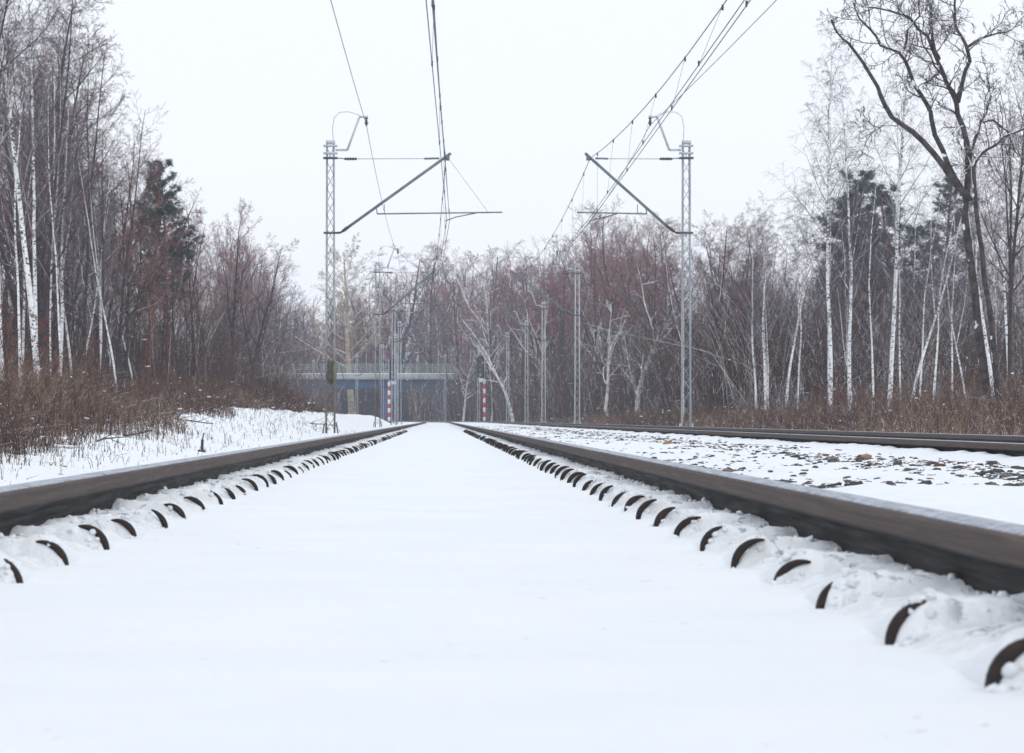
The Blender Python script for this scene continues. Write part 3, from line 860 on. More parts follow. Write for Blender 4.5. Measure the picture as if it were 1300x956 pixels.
PROTO['cream0'] = make_tree('cream', 500, 17, .26, .03, .02,
    [dict(n=24, len=.34, ang=(38, 66), seg=7, wob=.08, trop=.05, rr=.5, k=5, mi=0, shape=lambda q: 1 - .55 * q, rmin=.03),
     dict(n=9, len=.42, ang=(25, 60), seg=5, wob=.12, trop=.03, rr=.5, k=3, mi=0, rmin=.014),
     dict(n=8, len=.5, ang=(25, 60), seg=3, wob=.15, trop=.02, rr=.55, k=3, mi=1, rmin=.008, rend=.005),
     dict(n=6, len=.55, ang=(25, 60), seg=2, wob=.15, trop=.02, rr=.6, k=3, mi=1, rmin=.010, rend=.008)],
    M['cream'], [M['cream'], bark('cream_twig', (.42, .35, .28), (.28, .23, .19), .3, .3, 2)], None, .3, 12, 0, 'plane_tree')

def pine(seed, H, t0, nb, bl, name='pine_tree'):
    r = random.Random(seed); tb = MB(); cb = MB()
    pts, dirs = walk(r, (0, 0, -.3), (r.uniform(-.04, .04), 0, 1), H + .3, 12, .025, .02)
    tb.tube([tuple(p) for p in pts], [.16 * (1 - .85 * t) for t in np.linspace(0, 1, 13)], 9)
    T = []
    for i in range(nb):
        t = t0 + (1 - t0) * (i + r.random()) / nb
        p, d = interp(pts, dirs, min(t, .985))
        q = (t - t0) / (1 - t0)
        ln = bl * (1 - .72 * q ** 1.4) * r.uniform(.5, 1.15) * (.55 + .45 * min(1, q * 4))
        cd = rot_from(d, R(r.uniform(55, 88) - 25 * q), r.uniform(0, 6.28))
        P, D = walk(r, p, cd, ln, 6, .10, .07)
        cb.tube([tuple(v) for v in P], np.linspace(.035 * (1 - .6 * q), .01, 7), 4, 0)
        for k in range(int(8 * ln / 1.5) + 3):
            tt = .3 + .7 * r.random(); p2, d2 = interp(P, D, tt)
            c2 = rot_from(d2, R(r.uniform(25, 65)), r.uniform(0, 6.28)); c2 = (c2 + Vector((0, 0, .25))).normalized()
            l2 = r.uniform(.25, .6) * ln * .45
            P2, D2 = walk(r, p2, c2, l2, 3, .14, .08)
            cb.tube([tuple(v) for v in P2], [.008, .006, .005, .004], 3, 0)
            for e in (1, 2, 3, 3): T.append((P2[e], D2[e]))
    V = []; Fs = []; n = 0
    for p, d in T:
        for j in range(2):
            c = p + Vector((r.gauss(0, .06), r.gauss(0, .06), r.gauss(0, .05)))
            for k in range(11):
                dd = rot_from(d, R(r.uniform(15, 85)), r.uniform(0, 6.28)); ln = r.uniform(.10, .19)
                s = dd.cross(Vector((r.uniform(-1, 1), r.uniform(-1, 1), r.uniform(-1, 1)))).normalized() * .011
                V += [tuple(c - s), tuple(c + s), tuple(c + dd * ln)]; Fs.append((n, n + 1, n + 2)); n += 3
    cb.add(V, Fs, 1)
    return {'name': name, 't': tb.mesh(name + '_trunk', M['pinebark'], True), 'c': cb.mesh(name + '_crown', [M['pinebark'], M['needle']]), 'H': H}
PROTO['pine0'] = pine(1, 12, .38, 55, 2.3); PROTO['pine1'] = pine(2, 12, .45, 48, 2.0); PROTO['pine2'] = pine(5, 10, .15, 66, 2.0)

def shrub(seed, H, nst, m):
    r = random.Random(seed); tb = MB(); cb = MB()
    for i in range(nst):
        an = r.uniform(0, 6.28)
        d = Vector((math.cos(an) * r.uniform(.1, .5), math.sin(an) * r.uniform(.1, .5), 1)).normalized()
        L = H * r.uniform(.6, 1.05)
        P, D = walk(r, (math.cos(an) * .12, math.sin(an) * .12, -.1), d, L, 7, .07, .04)
        tb.tube([tuple(v) for v in P], np.linspace(.016, .005, 8), 4)
        sprout(r, cb, P, D, L, lambda q: .015 * (1 - .7 * q), [dict(n=13, len=.32, ang=(20, 50), seg=4, wob=.12, trop=.05, rr=.6, k=3, rmin=.005, rend=.003, t0=.2),
               dict(n=7, len=.45, ang=(20, 50), seg=3, wob=.14, trop=.04, rr=.6, k=3, rmin=.0035, rend=.0025)], 0)
    return {'name': 'bare_shrub', 't': tb.mesh('shrub_stems', m), 'c': cb.mesh('shrub_twigs', m), 'H': H}
PROTO['shrub0'] = shrub(1, 3.2, 9, M['darktwig']); PROTO['shrub1'] = shrub(2, 2.6, 12, M['brown']); PROTO['shrub2'] = shrub(3, 4.2, 8, M['brown'])

def place(kind, X, Y, h, label, cat, group=None, lean=(0, 0), rz=None, zoff=0, wide=1.0):
    P = PROTO[kind]
    s = h / P['H']
    root = empty(P['name'], (X, Y, gz(X, Y) - .02 + zoff), label, cat, group)
    root.rotation_mode = 'XYZ'
    m = Matrix.Rotation(rng.uniform(0, 6.28) if rz is None else rz, 4, 'Z')
    ml = Matrix.Rotation(lean[0], 4, 'Y') @ Matrix.Rotation(lean[1], 4, 'X')
    root.rotation_euler = (ml @ m).to_euler()
    root.scale = (s * wide, s * wide, s)
    a = link('trunk' if cat != 'shrub' else 'stems', P['t'], root); b = link('crown' if cat != 'shrub' else 'twigs', P['c'], root)
    return root
def px(x, Y): return (x - VX) * Y / F
def hh(ytop, Y): return (VY - ytop) * Y / F + .3

# hero trees, one by one ------------------------------------------------
HERO = [
 # kind, x, Y, ytop, lean, label, category, rz
 ('birch0', 4, 62, -260, -.01, 'white birch trunk hard against the left edge of the picture', 'birch', 0),
 ('birch2', 52, 66, -200, -.055, 'thickest white birch on the left, mottled and leaning left', 'birch', 1),
 ('birch3', 24, 72, 60, -.02, 'thin birch between the two thickest birches on the far left', 'birch', 2),
 ('birch0', 44, 80, -60, -.03, 'slim birch just behind the thickest leaning birch on the left', 'birch', 3),
 ('birch1', 66, 84, 40, -.03, 'slim white birch right of the thick leaning one on the left', 'birch', 5),
 ('birch3', 76, 78, 150, -.075, 'birch leaning left over the left undergrowth, before the forked one', 'birch', .4),
 ('birch1', 96, 92, 160, -.02, 'birch forking halfway up in the middle of the left wood', 'birch', 3.9),
 ('birch3', 126, 90, 210, .0, 'left one of a close pair of thin birches in the left wood', 'birch', 1.7),
 ('birch3', 133, 96, 230, -.01, 'right one of a close pair of thin birches in the left wood', 'birch', 4.2),
 ('birch1', 150, 80, 225, -.075, 'last birch of the left wood, reaching lowest towards the snow', 'birch', 2.2),
 ('bare3', 8, 64, -120, .0, 'tall dark tree filling the upper left corner with fine twigs', 'bare tree', 1.1),
 ('pole0', 62, 82, 10, .01, 'tall dark tree with steep twigs behind the thick left birches', 'bare tree', 4),
 ('birch0', 74, 84, 45, .015, 'tall birch with twigs drooping out over the open sky, left', 'birch', 2.0),
 ('pole1', 108, 84, 95, .02, 'dark slim tree with steep branches, right of the left birches', 'bare tree', 0.3),
 ('pole2', 146, 88, 170, .02, 'dark slim tree with a pointed top beside the left pines', 'bare tree', 1.3),
 ('bare3', 128, 100, 200, 0, 'dark many branched tree between the left birches and pines', 'bare tree', 2.3),
 ('bare1', 158, 132, 255, 0, 'reddish twigged tree just left of the left pines', 'bare tree', 2.9),
 ('pine0', 186, 118, 238, -.01, 'taller green pine in the left wood', 'pine', .5),
 ('pine1', 216, 124, 258, .01, 'shorter green pine right of the taller left pine', 'pine', 2.5),
 ('bare0', 250, 126, 285, .0, 'broad reddish crowned tree next to the left pines', 'bare tree', 0.2),
 ('bare0', 290, 132, 292, .03, 'rounded red brown tree at the end of the left wood', 'bare tree', 2.6),
 ('bare2', 318, 150, 330, .04, 'low brown tree at the outer corner of the left wood', 'bare tree', 1.6),
 ('shrub2', 268, 112, 400, .1, 'tall bare shrub with fanned stems left of the bridge', 'shrub', 1.6),
 ('shrub2', 305, 118, 420, .1, 'tall bare shrub nearest the bridge railing on the left', 'shrub', .6),
 ('shrub0', 335, 120, 455, .1, 'low dark shrub in front of the bridge railing', 'shrub', .6),
 ('cream0', 447, 366, 322, 0, 'pale cream barked tree with wide limbs behind the bridge', 'plane tree', .8, 1.5),
 # right side
 ('birch1', 866, 118, 282, -.055, 'leaning white birch just left of the nearest right mast', 'birch', 1.0),
 ('pale0', 772, 190, 385, .02, 'snow white forked tree left of the nearest right mast', 'snowy tree', 3.14),
 ('pale1', 806, 180, 330, .03, 'snow laden tree with a fan of branches, right of the forked one', 'snowy tree', .4),
 ('pale2', 843, 165, 380, .05, 'crooked snowy trunk between the fan shaped tree and the leaning birch', 'snowy tree', 1.4),
 ('pale1', 750, 230, 400, -.03, 'snowy tree standing close to the foot of the second right mast', 'snowy tree', 2.4),
 ('pale0', 700, 250, 395, -.2, 'snowy tree leaning left over the third right mast', 'snowy tree', .3),
 ('pale2', 588, 300, 440, .12, 'small white stem leaning right, left of the right signal', 'snowy tree', .3),
 ('bare2', 508, 372, 326, -.02, 'round crowned bare tree behind the bridge, left of the vanishing point', 'bare tree', 1.0, 1.5),
 ('bare0', 545, 376, 322, .02, 'wide crowned bare tree right above the end of the tracks', 'bare tree', 2.0, 1.6),
 ('bare2', 622, 345, 318, .0, 'round crowned bare tree rising behind the right signal', 'bare tree', 3.3, 1.5),
 ('bare0', 662, 318, 332, .03, 'wide reddish tree between the right signal and the second right mast', 'bare tree', 5.0, 1.4),
 ('bare0', 735, 262, 284, .02, 'tall reddish crown behind the second right mast', 'bare tree', 4.0, 1.2),
 ('bare1', 792, 236, 272, .0, 'tallest reddish crown between the two nearest right masts', 'bare tree', .7, 1.3),
 ('pale2', 652, 240, 395, -.05, 'snowy curved tree between the signal and the third right mast', 'snowy tree', 4.3),
 ('pale0', 632, 305, 400, -.1, 'snowy arching tree just behind the right signal', 'snowy tree', 2.0),
 ('birch0', 976, 112, 262, -.02, 'straight birch with a thin crown, first right of the nearest right mast', 'birch', .2),
 ('birch1', 997, 104, 210, -.005, 'birch with wide V shaped limbs, second right of the right mast', 'birch', 5.4),
 ('birch0', 1053, 96, 52, -.028, 'tall birch with the leftmost high crown against the sky, right wood', 'birch', 1.9),
 ('birch3', 1056, 112, 190, .03, 'thin birch close behind the tall leftmost one in the right wood', 'birch', 3.4),
 ('birch0', 1079, 92, 88, -.008, 'tall straight birch, second high crown of the right wood', 'birch', 4.0),
 ('birch3', 1106, 88, 215, -.045, 'slender birch leaning left, just left of the thickest white trunk', 'birch', 1.0),
 ('birch2', 1127, 98, 50, .035, 'thickest white trunk of the right wood, leaning slightly right', 'birch', 2.5),
 ('birch1', 1150, 100, 190, .10, 'leaning birch right of the thickest white trunk', 'birch', 0.0),
 ('birch3', 1162, 96, 240, .045, 'thin birch of the leaning group under the big dark tree', 'birch', 1.1),
 ('birch3', 1182, 84, 190, .09, 'birch leaning strongly right towards the big dark tree', 'birch', 2.1),
 ('birch3', 1212, 92, 240, .03, 'thin birch directly left of the big dark tree trunk', 'birch', 3.1),
 ('birch3', 1290, 90, 120, -.03, 'slim birch at the right edge of the picture', 'birch', 3.7),
 ('birch2', 1266, 82, 140, -.085, 'mottled birch leaning left behind the trunk of the big dark tree', 'birch', 1.4, 1.1),
 ('pine0', 1062, 150, 226, 0, 'dark pine crown behind the tall birches, leftmost of the right wood', 'pine', 1),
 ('pine1', 1092, 156, 250, 0, 'lower dark pine between the tall right birches', 'pine', 2),
 ('pine0', 1150, 148, 240, 0, 'dark pine behind the thickest white trunk', 'pine', 4),
 ('pine1', 1192, 150, 232, 0, 'dark pine left behind the big dark tree', 'pine', 5),
 ('bare2', 1284, 86, 60, -.05, 'dark twiggy tree at the right edge with crooked branches', 'bare tree', 2, .62),
 ('bare3', 1310, 78, -30, -.04, 'dark tree cut off by the right edge of the picture', 'bare tree', 3, .6),
]
BIRCHG = 'white barked birches'
for (k, x, Y, yt, ln, lab, cat, rz, *wd) in HERO:
    g = {'birch': 'birches along the edges of the woods', 'pine': 'green pines among the bare trees', 'snowy tree': 'pale snow covered trees right of the tracks',
         'bare tree': 'bare trees along the edges of the woods', 'shrub': 'bare shrubs by the bridge'}.get(cat)
    place(k, px(x, Y), Y, hh(yt, Y), lab, cat, g, (ln, 0), rz, wide=wd[0] if wd else {'pine': 1.15 if x < 400 else 1.35, 'snowy tree': 1.4, 'birch': .8 if x < 400 else .95}.get(cat, 1.0))

# the big dark locust on the right, limbs laid out one by one
def locust():
    Y = 70.0; r = random.Random(77)
    X0 = px(1258, Y)
    zb = gz(X0, Y)
    root = empty('locust_tree', (X0, Y, zb), 'big dark tree with a long limb reaching far left above the birches', 'bare tree')
    def P(L, dep=0.0):
        out = []
        for i, (x, y) in enumerate(L):
            t = i / (len(L) - 1)
            X, _, Z = at(x, y, Y); out.append(Vector((X - X0, dep * t + (r.uniform(-.1, .1) if i else 0), Z - zb)))
        return out
    limbs = [  # pixels of the photo, start width, end width in metres, depth run
        ([(1258, 548), (1250, 470), (1240, 400), (1232, 330), (1226, 270), (1229, 230), (1230, 200), (1224, 160), (1216, 130), (1203, 105), (1192, 75), (1180, 45), (1158, 20), (1130, 12), (1098, 5)], .108, .018, .3),
        ([(1266, 540), (1262, 470), (1254, 390), (1246, 320), (1236, 265), (1233, 215), (1240, 200), (1262, 185), (1280, 172), (1306, 160)], .072, .026, -.5),
        ([(1232, 255), (1215, 238), (1195, 212), (1168, 180), (1140, 160), (1118, 138), (1108, 115), (1090, 85), (1070, 62), (1055, 48), (1045, 30)], .085, .018, -1.2),
        ([(1226, 250), (1212, 225), (1200, 190), (1186, 150), (1180, 130), (1165, 105), (1158, 80), (1148, 62), (1125, 52), (1112, 30), (1100, 15), (1092, -5)], .07, .016, 1.2),
        ([(1192, 75), (1186, 50), (1184, 25), (1188, -5)], .05, .02, .6),
        ([(1216, 130), (1222, 100), (1228, 80), (1222, 60), (1208, 40), (1206, 10), (1208, -20)], .06, .02, -.8),
        ([(1228, 60), (1245, 48), (1270, 40), (1288, 35), (1300, 28)], .035, .012, .6),
        ([(1230, 210), (1238, 180), (1248, 155), (1258, 140), (1266, 118), (1262, 100)], .05, .012, .9),
        ([(1248, 155), (1262, 152), (1280, 165), (1292, 190), (1306, 202)], .035, .014, .5),
        ([(1203, 105), (1185, 85), (1168, 60), (1162, 30)], .03, .01, -.5),
        ([(1140, 160), (1122, 158), (1105, 170)], .012, .006, .2),
        ([(1148, 62), (1150, 40), (1165, 22), (1160, -5)], .03, .012, -.6),
    ]
    tb = MB(); cb = MB()
    for i, (L, r0, r1, dep) in enumerate(limbs):
        pts = P(L, dep)
        sm = [pts[0]]
        for a, b_ in zip(pts[:-1], pts[1:]):
            mid = (a + b_) / 2 + Vector((r.gauss(0, .02), r.gauss(0, .04), r.gauss(0, .02))); sm += [mid, b_]
        n = len(sm); dirs = [(sm[1] - sm[0]).normalized()] + [(sm[j] - sm[j - 1]).normalized() for j in range(1, n)]
        Ln = sum((sm[j] - sm[j - 1]).length for j in range(1, n))
        (tb if i < 2 else cb).tube([tuple(v) for v in sm], np.linspace(r0, r1, n), 9)
        rf = (lambda a, b: (lambda q: a + (b - a) * q))(r0, r1)
        ts = .52 if i < 2 else .3
        if i == 2:
            sprout(r, cb, sm, dirs, Ln, rf, [dict(n=9, len=.07, ang=(35, 75), seg=5, wob=.22, trop=.05, rr=.35, k=4, rmin=.008),
                                             dict(n=4, len=.6, ang=(30, 60), seg=3, wob=.2, trop=0, rr=.6, k=3, rmin=.005)], 0, .35)
            continue
        nb = max(4, int(Ln * (1 - ts) * 3.4))
        sprout(r, cb, sm, dirs, 1.0, rf, [
            dict(n=nb, len=1.15, ang=(35, 75), seg=7, wob=.22, trop=.03, rr=.45, k=5, rmin=.012, rend=.006, shape=lambda q: 1.0),
            dict(n=11, len=.48, ang=(35, 70), seg=5, wob=.28, trop=.0, rr=.6, k=4, rmin=.007, rend=.0045),
            dict(n=7, len=.5, ang=(30, 70), seg=3, wob=.28, trop=-.02, rr=.65, k=3, rmin=.0045, rend=.003)], 0, ts)
    tb.build('trunk', M['locust'], root, True)
    pd = cb
    V = cb.flush()[0]
    for j in range(260):
        p = V[r.randrange(len(V))]
        if p[2] < 4: continue
        q = Vector(p) + Vector((r.uniform(-.03, .03), 0, -r.uniform(.05, .12)))
        pd.bar(tuple(p), tuple(q), .016, .004, 1)
    cb.build('crown', [M['locust'], M['darktwig']], root)
locust()

# fill of the woods ------------------------------------------------------
SK = np.array([(-200, -300), (0, -40), (60, 60), (100, 140), (150, 200), (180, 250), (240, 268), (300, 292), (335, 330), (350, 370), (400, 384), (440, 380), (480, 350),
               (530, 330), (620, 325), (680, 338), (720, 305), (790, 283), (880, 292), (950, 278), (1000, 268), (1040, 262), (1100, 262), (1200, 245), (1300, 215), (1500, 120)], float)
def sky_y(x): return float(np.interp(x, SK[:, 0], SK[:, 1]))
def fill(n, xr, Yr, cond, kinds, wts, jit, labels, hmin=5, hmax=17):
    c = 0; k_ = 0
    while c < n and k_ < 5000:
        k_ += 1
        x = rng.uniform(*xr); Y = rng.uniform(*Yr); X = px(x, Y)
        if not cond(X - cc(Y), Y): continue
        h = hh(sky_y(x) + rng.uniform(*jit), Y)
        if h < hmin or h > hmax: continue
        kd = rng.choices(kinds, wts)[0]
        base = kd[:-1]
        lab, cat, grp = labels[base]
        place(kd, X, Y, h, lab, cat, grp, (rng.uniform(-.04, .04), rng.uniform(-.03, .03)), None)
        c += 1
LBL_R = {'bare': ('bare reddish brown tree in the thick of the right hand wood', 'bare tree', 'bare trees filling the right hand wood'),
         'pole': ('slender dark trunked tree in the thick of the right hand wood', 'slender tree', 'slender dark trees filling the right hand wood'),
         'pale': ('small snow plastered tree among the dark trees of the right wood', 'snowy tree', 'small snowy trees scattered in the right hand wood'),
         'birch': ('thin grey birch standing deep in the right hand wood', 'birch', 'thin birches scattered deep in the right wood'),
         'pine': ('dark pine half hidden by bare trees of the right wood', 'pine', 'dark pines half hidden in the right wood')}
LBL_L = {'bare': ('bare reddish brown tree deep in the left hand wood', 'bare tree', 'bare trees filling the left hand wood'),
         'pole': ('slender dark trunked tree deep in the left hand wood', 'slender tree', 'slender dark trees filling the left hand wood'),
         'birch': ('thin grey birch standing deep in the left hand wood', 'birch', 'thin birches scattered deep in the left wood'),
         'pine': ('dark pine half hidden by bare trees of the left wood', 'pine', 'dark pines half hidden in the left wood')}
fill(66, (-40, 345), (78, 200), lambda u, Y: -60 < u < -8.8, ['bare0', 'bare1', 'bare2', 'bare3', 'pole0', 'pole1', 'pole2', 'birch3', 'birch1'], [3, 3, 3, 1.5, 5, 5, 5, 3, 2], (5, 160), LBL_L)
fill(66, (690, 1340), (115, 300), lambda u, Y: u > 12, ['bare0', 'bare1', 'bare2', 'bare4', 'pole0', 'pole1', 'pole2', 'pale1', 'pale2', 'birch3'], [4, 4, 3, 3, 4, 4, 4, 2.0, 2.4, 2.2], (0, 130), LBL_R)
fill(52, (560, 860), (215, 335), lambda u, Y: u > 7.5, ['bare0', 'bare1', 'bare0', 'bare1', 'pole0', 'pale0', 'pale2'], [5, 5, 2, 2, 2, 1.5, 1.5], (-6, 55), LBL_R)
fill(22, (900, 1330), (105, 170), lambda u, Y: u > 12, ['bare1', 'pole1', 'pole2', 'birch3', 'birch0'], [4, 3, 3, 3, 2], (20, 150), LBL_R)

fill(26, (885, 1330), (98, 150), lambda u, Y: u > 11.5, ['birch3', 'birch0', 'birch1'], [5, 3, 2], (-20, 110), {'birch': ('slender white birch standing in the front ranks of the right wood', 'birch', 'slender birches in the front of the right wood')}, 4)
# snow laced shrubs and rust leaved saplings -------------------------------------
M['laced'] = bark('snow_laced_twig', (.16, .13, .14), (.09, .075, .085), .85, .1, 3)
PROTO['laced0'] = shrub(11, 3.0, 6, M['laced']); PROTO['laced1'] = shrub(12, 2.6, 8, M['laced']); PROTO['laced2'] = shrub(13, 3.6, 5, M['laced'])
def leafy(seed):
    r = random.Random(seed); tb = MB(); cb = MB()
    P, D = walk(r, (0, 0, -.1), (0, 0, 1), 2.6, 8, .06, .03)
    tb.tube([tuple(v) for v in P], np.linspace(.022, .006, 9), 5)
    sprout(r, cb, P, D, 2.6, lambda q: .02 * (1 - .7 * q), [dict(n=18, len=.34, ang=(40, 75), seg=4, wob=.12, trop=.04, rr=.5, k=3, rmin=.005, rend=.003, t0=.15),
           dict(n=6, len=.4, ang=(30, 60), seg=3, wob=.15, trop=.02, rr=.6, k=3, rmin=.0035, rend=.0025)], 0)
    W_ = cb.flush()[0]; V = []; Fs = []; n = 0
    for i in range(1500):
        p = Vector(W_[r.randrange(len(W_))]) + Vector((r.gauss(0, .03), r.gauss(0, .03), r.gauss(-.03, .03)))
        a = Vector((r.gauss(0, 1), r.gauss(0, 1), r.gauss(-.6, .7))).normalized(); b_ = a.cross(Vector((r.gauss(0, 1), r.gauss(0, 1), r.gauss(0, 1)))).normalized()
        l = r.uniform(.03, .055)
        V += [tuple(p), tuple(p + a * l * .5 + b_ * l * .3), tuple(p + a * l), tuple(p + a * l * .5 - b_ * l * .3)]; Fs.append((n, n + 1, n + 2, n + 3)); n += 4
    cb.add(V, Fs, 1)
    return {'name': 'leafy_sapling', 't': tb.mesh('sapling_stem', M['dark']), 'c': cb.mesh('sapling_crown', [M['darktwig'], M['rustleaf']]), 'H': 2.7}
M['rustleaf'] = plain('rust_leaf', (.22, .07, .045), (.13, .045, .035), .8, 0, 20)
PROTO['leafy0'] = leafy(5); PROTO['leafy1'] = leafy(6)
for i, (x, Y, h, lab) in enumerate(((18, 60, 2.3, 'sapling still in rust leaf between the two thickest left birches'), (52, 58, 1.9, 'low sapling in rust leaf before the thick leaning birch'),
        (128, 76, 1.8, 'sapling in rust leaf before the last birches of the left wood'), (1062, 88, 1.7, 'sapling in rust leaf between the two high right birches'),
        (1040, 92, 1.3, 'low rust leaved sapling left of the high right birches'), (1118, 90, 1.5, 'rust leaved sapling before the thickest white trunk'),
        (1200, 82, 1.5, 'rust leaved sapling below the leaning birches on the right'), (955, 112, 1.3, 'rust leaved sapling just left of the straight thin crowned birch'))):
    place('leafy%d' % (i % 2), px(x, Y), Y, h, lab, 'sapling', 'rust leaved saplings')
LBL_S = {'laced': ('bare shrub laced with snow in front of the right hand wood', 'shrub', 'snow laced shrubs along the right hand wood')}
def fill_shrubs(n):
    for i in range(n):
        x = rng.uniform(700, 1330); Y = rng.uniform(96, 190); X = px(x, Y)
        if X < 10.5: continue
        lab, cat, grp = LBL_S['laced']
        place('laced%d' % rng.randrange(3), X, Y, rng.uniform(1.5, 4.5), lab, cat, grp, (rng.uniform(-.15, .15), 0))
fill_shrubs(42)

# far wood behind the bridge: one mass
def far_wood():
    r = random.Random(12); cb = MB()
    def sm(x, Y, h):
        X = px(x, Y)
        P, D = walk(r, (X, Y, -.3), (r.uniform(-.05, .05), 0, 1), h, 6, .05, .03)
        mi = r.choices([0, 1, 2], [5, 2, 2])[0]
        cb.tube([tuple(v) for v in P], np.linspace(.13, .03, 7), 4, 3 if r.random() < .12 else 2)
        sprout(r, cb, P, D, h, lambda q: .1 * (1 - .8 * q), [
            dict(n=13, len=.27, ang=(28, 60), seg=4, wob=.13, trop=.05, rr=.4, k=3, mi=mi, rmin=.03, rend=.02, t0=.2),
            dict(n=11, len=.5, ang=(25, 60), seg=2, wob=.16, trop=.03, rr=.6, k=3, mi=mi, rmin=.022, rend=.016)], 0)
    for i in range(520):
        x = r.uniform(285, 800) if i % 3 else r.uniform(285, 480); Y = r.uniform(385, 520)
        h = hh(sky_y(x) + r.uniform(-8, 75) + 4, Y)
        sm(x, Y, h)
    o = cb.build('wood', [M['red'], M['brown'], M['darktwig'], M['pale']])
    tag(o, 'hazy wood closing the view behind the bridge', 'wood', kind='stuff')
far_wood()

# undergrowth ---------------------------------------------------------------
UM = [bark('straw_stem', (.27, .195, .14), (.16, .115, .085), .55, .3, 2), bark('russet_stem', (.15, .085, .066), (.095, .056, .047), .55, .3, 2),
      bark('umber_stem', (.085, .058, .056), (.048, .034, .036), .55, .3, 2), M['snow'], bark('pale_stem', (.50, .48, .48), (.22, .20, .21), .75, .1, 3)]
def stems(name, label, cnt, pick, wts, snowcl=0, pale=0):
    """pick(r) -> X, Y, height ; every stem a bent thin stalk, some with side twigs"""
    r = random.Random(len(name) * 7 + cnt); mb = MB(); snow_at = []
    for i in range(cnt):
        q = pick(r)
        if q is None: continue
        X, Y, h, rad = q
        z = gz_fast(X, Y)
        arch = r.random() < (.30 if h < 1.3 else .06)
        lx_, ly_ = r.gauss(0, .6 if arch else .2), r.gauss(0, .6 if arch else .2)
        if arch: h *= .8
        p0 = (X, Y, z - .03); p1 = (X + lx_ * h * .4, Y + ly_ * h * .4, z + h * .55); p2 = (X + lx_ * h * 1.3, Y + ly_ * h * 1.3, z + h * (.75 if arch else 1))
        pt = float(vn1(X * .35, Y * .16)); mi = r.choices([0, 1, 2], (wts[0] * (.2 + 2.2 * pt * pt), wts[1], wts[2] * (1.5 - pt)))[0]
        if r.random() < pale: mi = 4
        mb.tube([p0, p1, p2], [rad, rad * .8, rad * .4], 3, mi)
        for k in range(r.randrange(1, 4)):
            t = r.uniform(.3, .9); b0 = np.array(p0) * (1 - t) + np.array(p2) * t
            an = r.uniform(0, 6.28); l = h * r.uniform(.12, .35)
            b1 = b0 + np.array([math.cos(an) * l * .6, math.sin(an) * l * .6, l * .8])
            mb.tube([tuple(b0), tuple((b0 + b1) / 2 + np.array([0, 0, .02 * l])), tuple(b1)], [rad * .6, rad * .5, rad * .3], 3, mi)
        if r.random() < snowcl: snow_at.append(p1 if r.random() < .6 else p2)
    for p in snow_at:
        s = .006 + .024 * r.random() ** 2.2; s *= max(.6, p[1] / 75)
        ico(r, s * r.uniform(1, 2.8), s, s * r.uniform(.4, .8), mb, p, 3, .35)
    o = mb.build(name, UM); tag(o, label, 'undergrowth', kind='stuff')
_NT = nrg.random((64, 64))
def vn1(x, y):
    ix = math.floor(x); iy = math.floor(y); fx = x - ix; fy = y - iy
    fx = fx * fx * (3 - 2 * fx); fy = fy * fy * (3 - 2 * fy); T_ = _NT
    return (T_[ix % 64, iy % 64] * (1 - fx) + T_[(ix + 1) % 64, iy % 64] * fx) * (1 - fy) + (T_[ix % 64, (iy + 1) % 64] * (1 - fx) + T_[(ix + 1) % 64, (iy + 1) % 64] * fx) * fy
_gx = {}
def gz_fast(X, Y):
    return gz(X, Y)
def pickL(r):
    Y = 24 + 120 * r.random() ** 1.15
    edge = -3.75 - .7 * float(vnoise(Y * .13, 0, 5)) - .45 * sst(40, 75, Y) - .5 * sst(75, 140, Y)
    e = abs(r.gauss(0, 1)) * 2.6
    if r.random() < .1: e -= r.uniform(0, .9)
    X = edge - e
    h = (.16 + .40 * min(1, e / 1.8) + .035 * e) * r.uniform(.3, 1.35) * (.45 + 1.3 * vn1(Y * .22, X * .6 + 7) ** 1.3) * (1 + .1 * sst(60, 110, Y))
    return X, Y, float(h), r.uniform(.0022, .0045) * (1 + Y / 140)
stems('dry_undergrowth', 'dry brown weeds and brambles along the foot of the left wood', 32000, pickL, (3.4, 3.6, 3.2), .03)
def pickL2(r):
    Y = r.uniform(85, 230); X = -r.uniform(9.5, 45)
    if Y < 110 and X > -11: return None
    return X, Y, 1 + 6 * r.random() ** 1.5, r.uniform(.006, .014)
stems('thicket', 'dense dark thicket between the trunks of the left wood', 24000, pickL2, (.4, 1.6, 5), .02, .05)
def pickR(r):
    Y = 45 + 200 * r.random() ** 1.1; e = abs(r.gauss(0, 1)) * 4
    X = 7.6 + 3.0 * sst(60, 20, Y) + e + cc(Y)
    h = (.32 + .13 * e) * r.uniform(.4, 1.4)
    return X, Y, h, r.uniform(.003, .006) * (1 + Y / 120)
stems('dry_undergrowth', 'dry brown weeds and young shoots in front of the right wood', 22000, pickR, (4, 3, 3), .02)
def pickR2(r):
    Y = r.uniform(112, 330); X = 12 + cc(Y) + 36 * r.random() ** 1.3
    if Y > 200: X = 8 + cc(Y) + 30 * r.random()
    return X, Y, r.uniform(1.2, 6.5), r.uniform(.005, .012) * (1 + Y / 300)
def pickF(r):
    Y = r.uniform(366, 410); return px(r.uniform(290, 640), Y), Y, r.uniform(1.5, 6), r.uniform(.03, .05)
stems('thicket', 'dark hazy thicket seen under and behind the bridge', 4500, pickF, (.1, .5, 6), .01)
def pickB(r):
    Y = r.uniform(318, 346); x = r.uniform(520, 640) if r.random() < .6 else r.uniform(300, 430)
    if 440 < x < 515: return None
    return px(x, Y), Y, r.uniform(1.0, 5.5), r.uniform(.016, .03)
stems('thicket', 'bare brush growing on the slopes in front of the bridge', 1500, pickB, (1, 3, 5), .03, .12)
stems('thicket', 'dense dark thicket flecked with snow between the trunks of the right wood', 44000, pickR2, (.6, 2.4, 5.5), .03, .10)

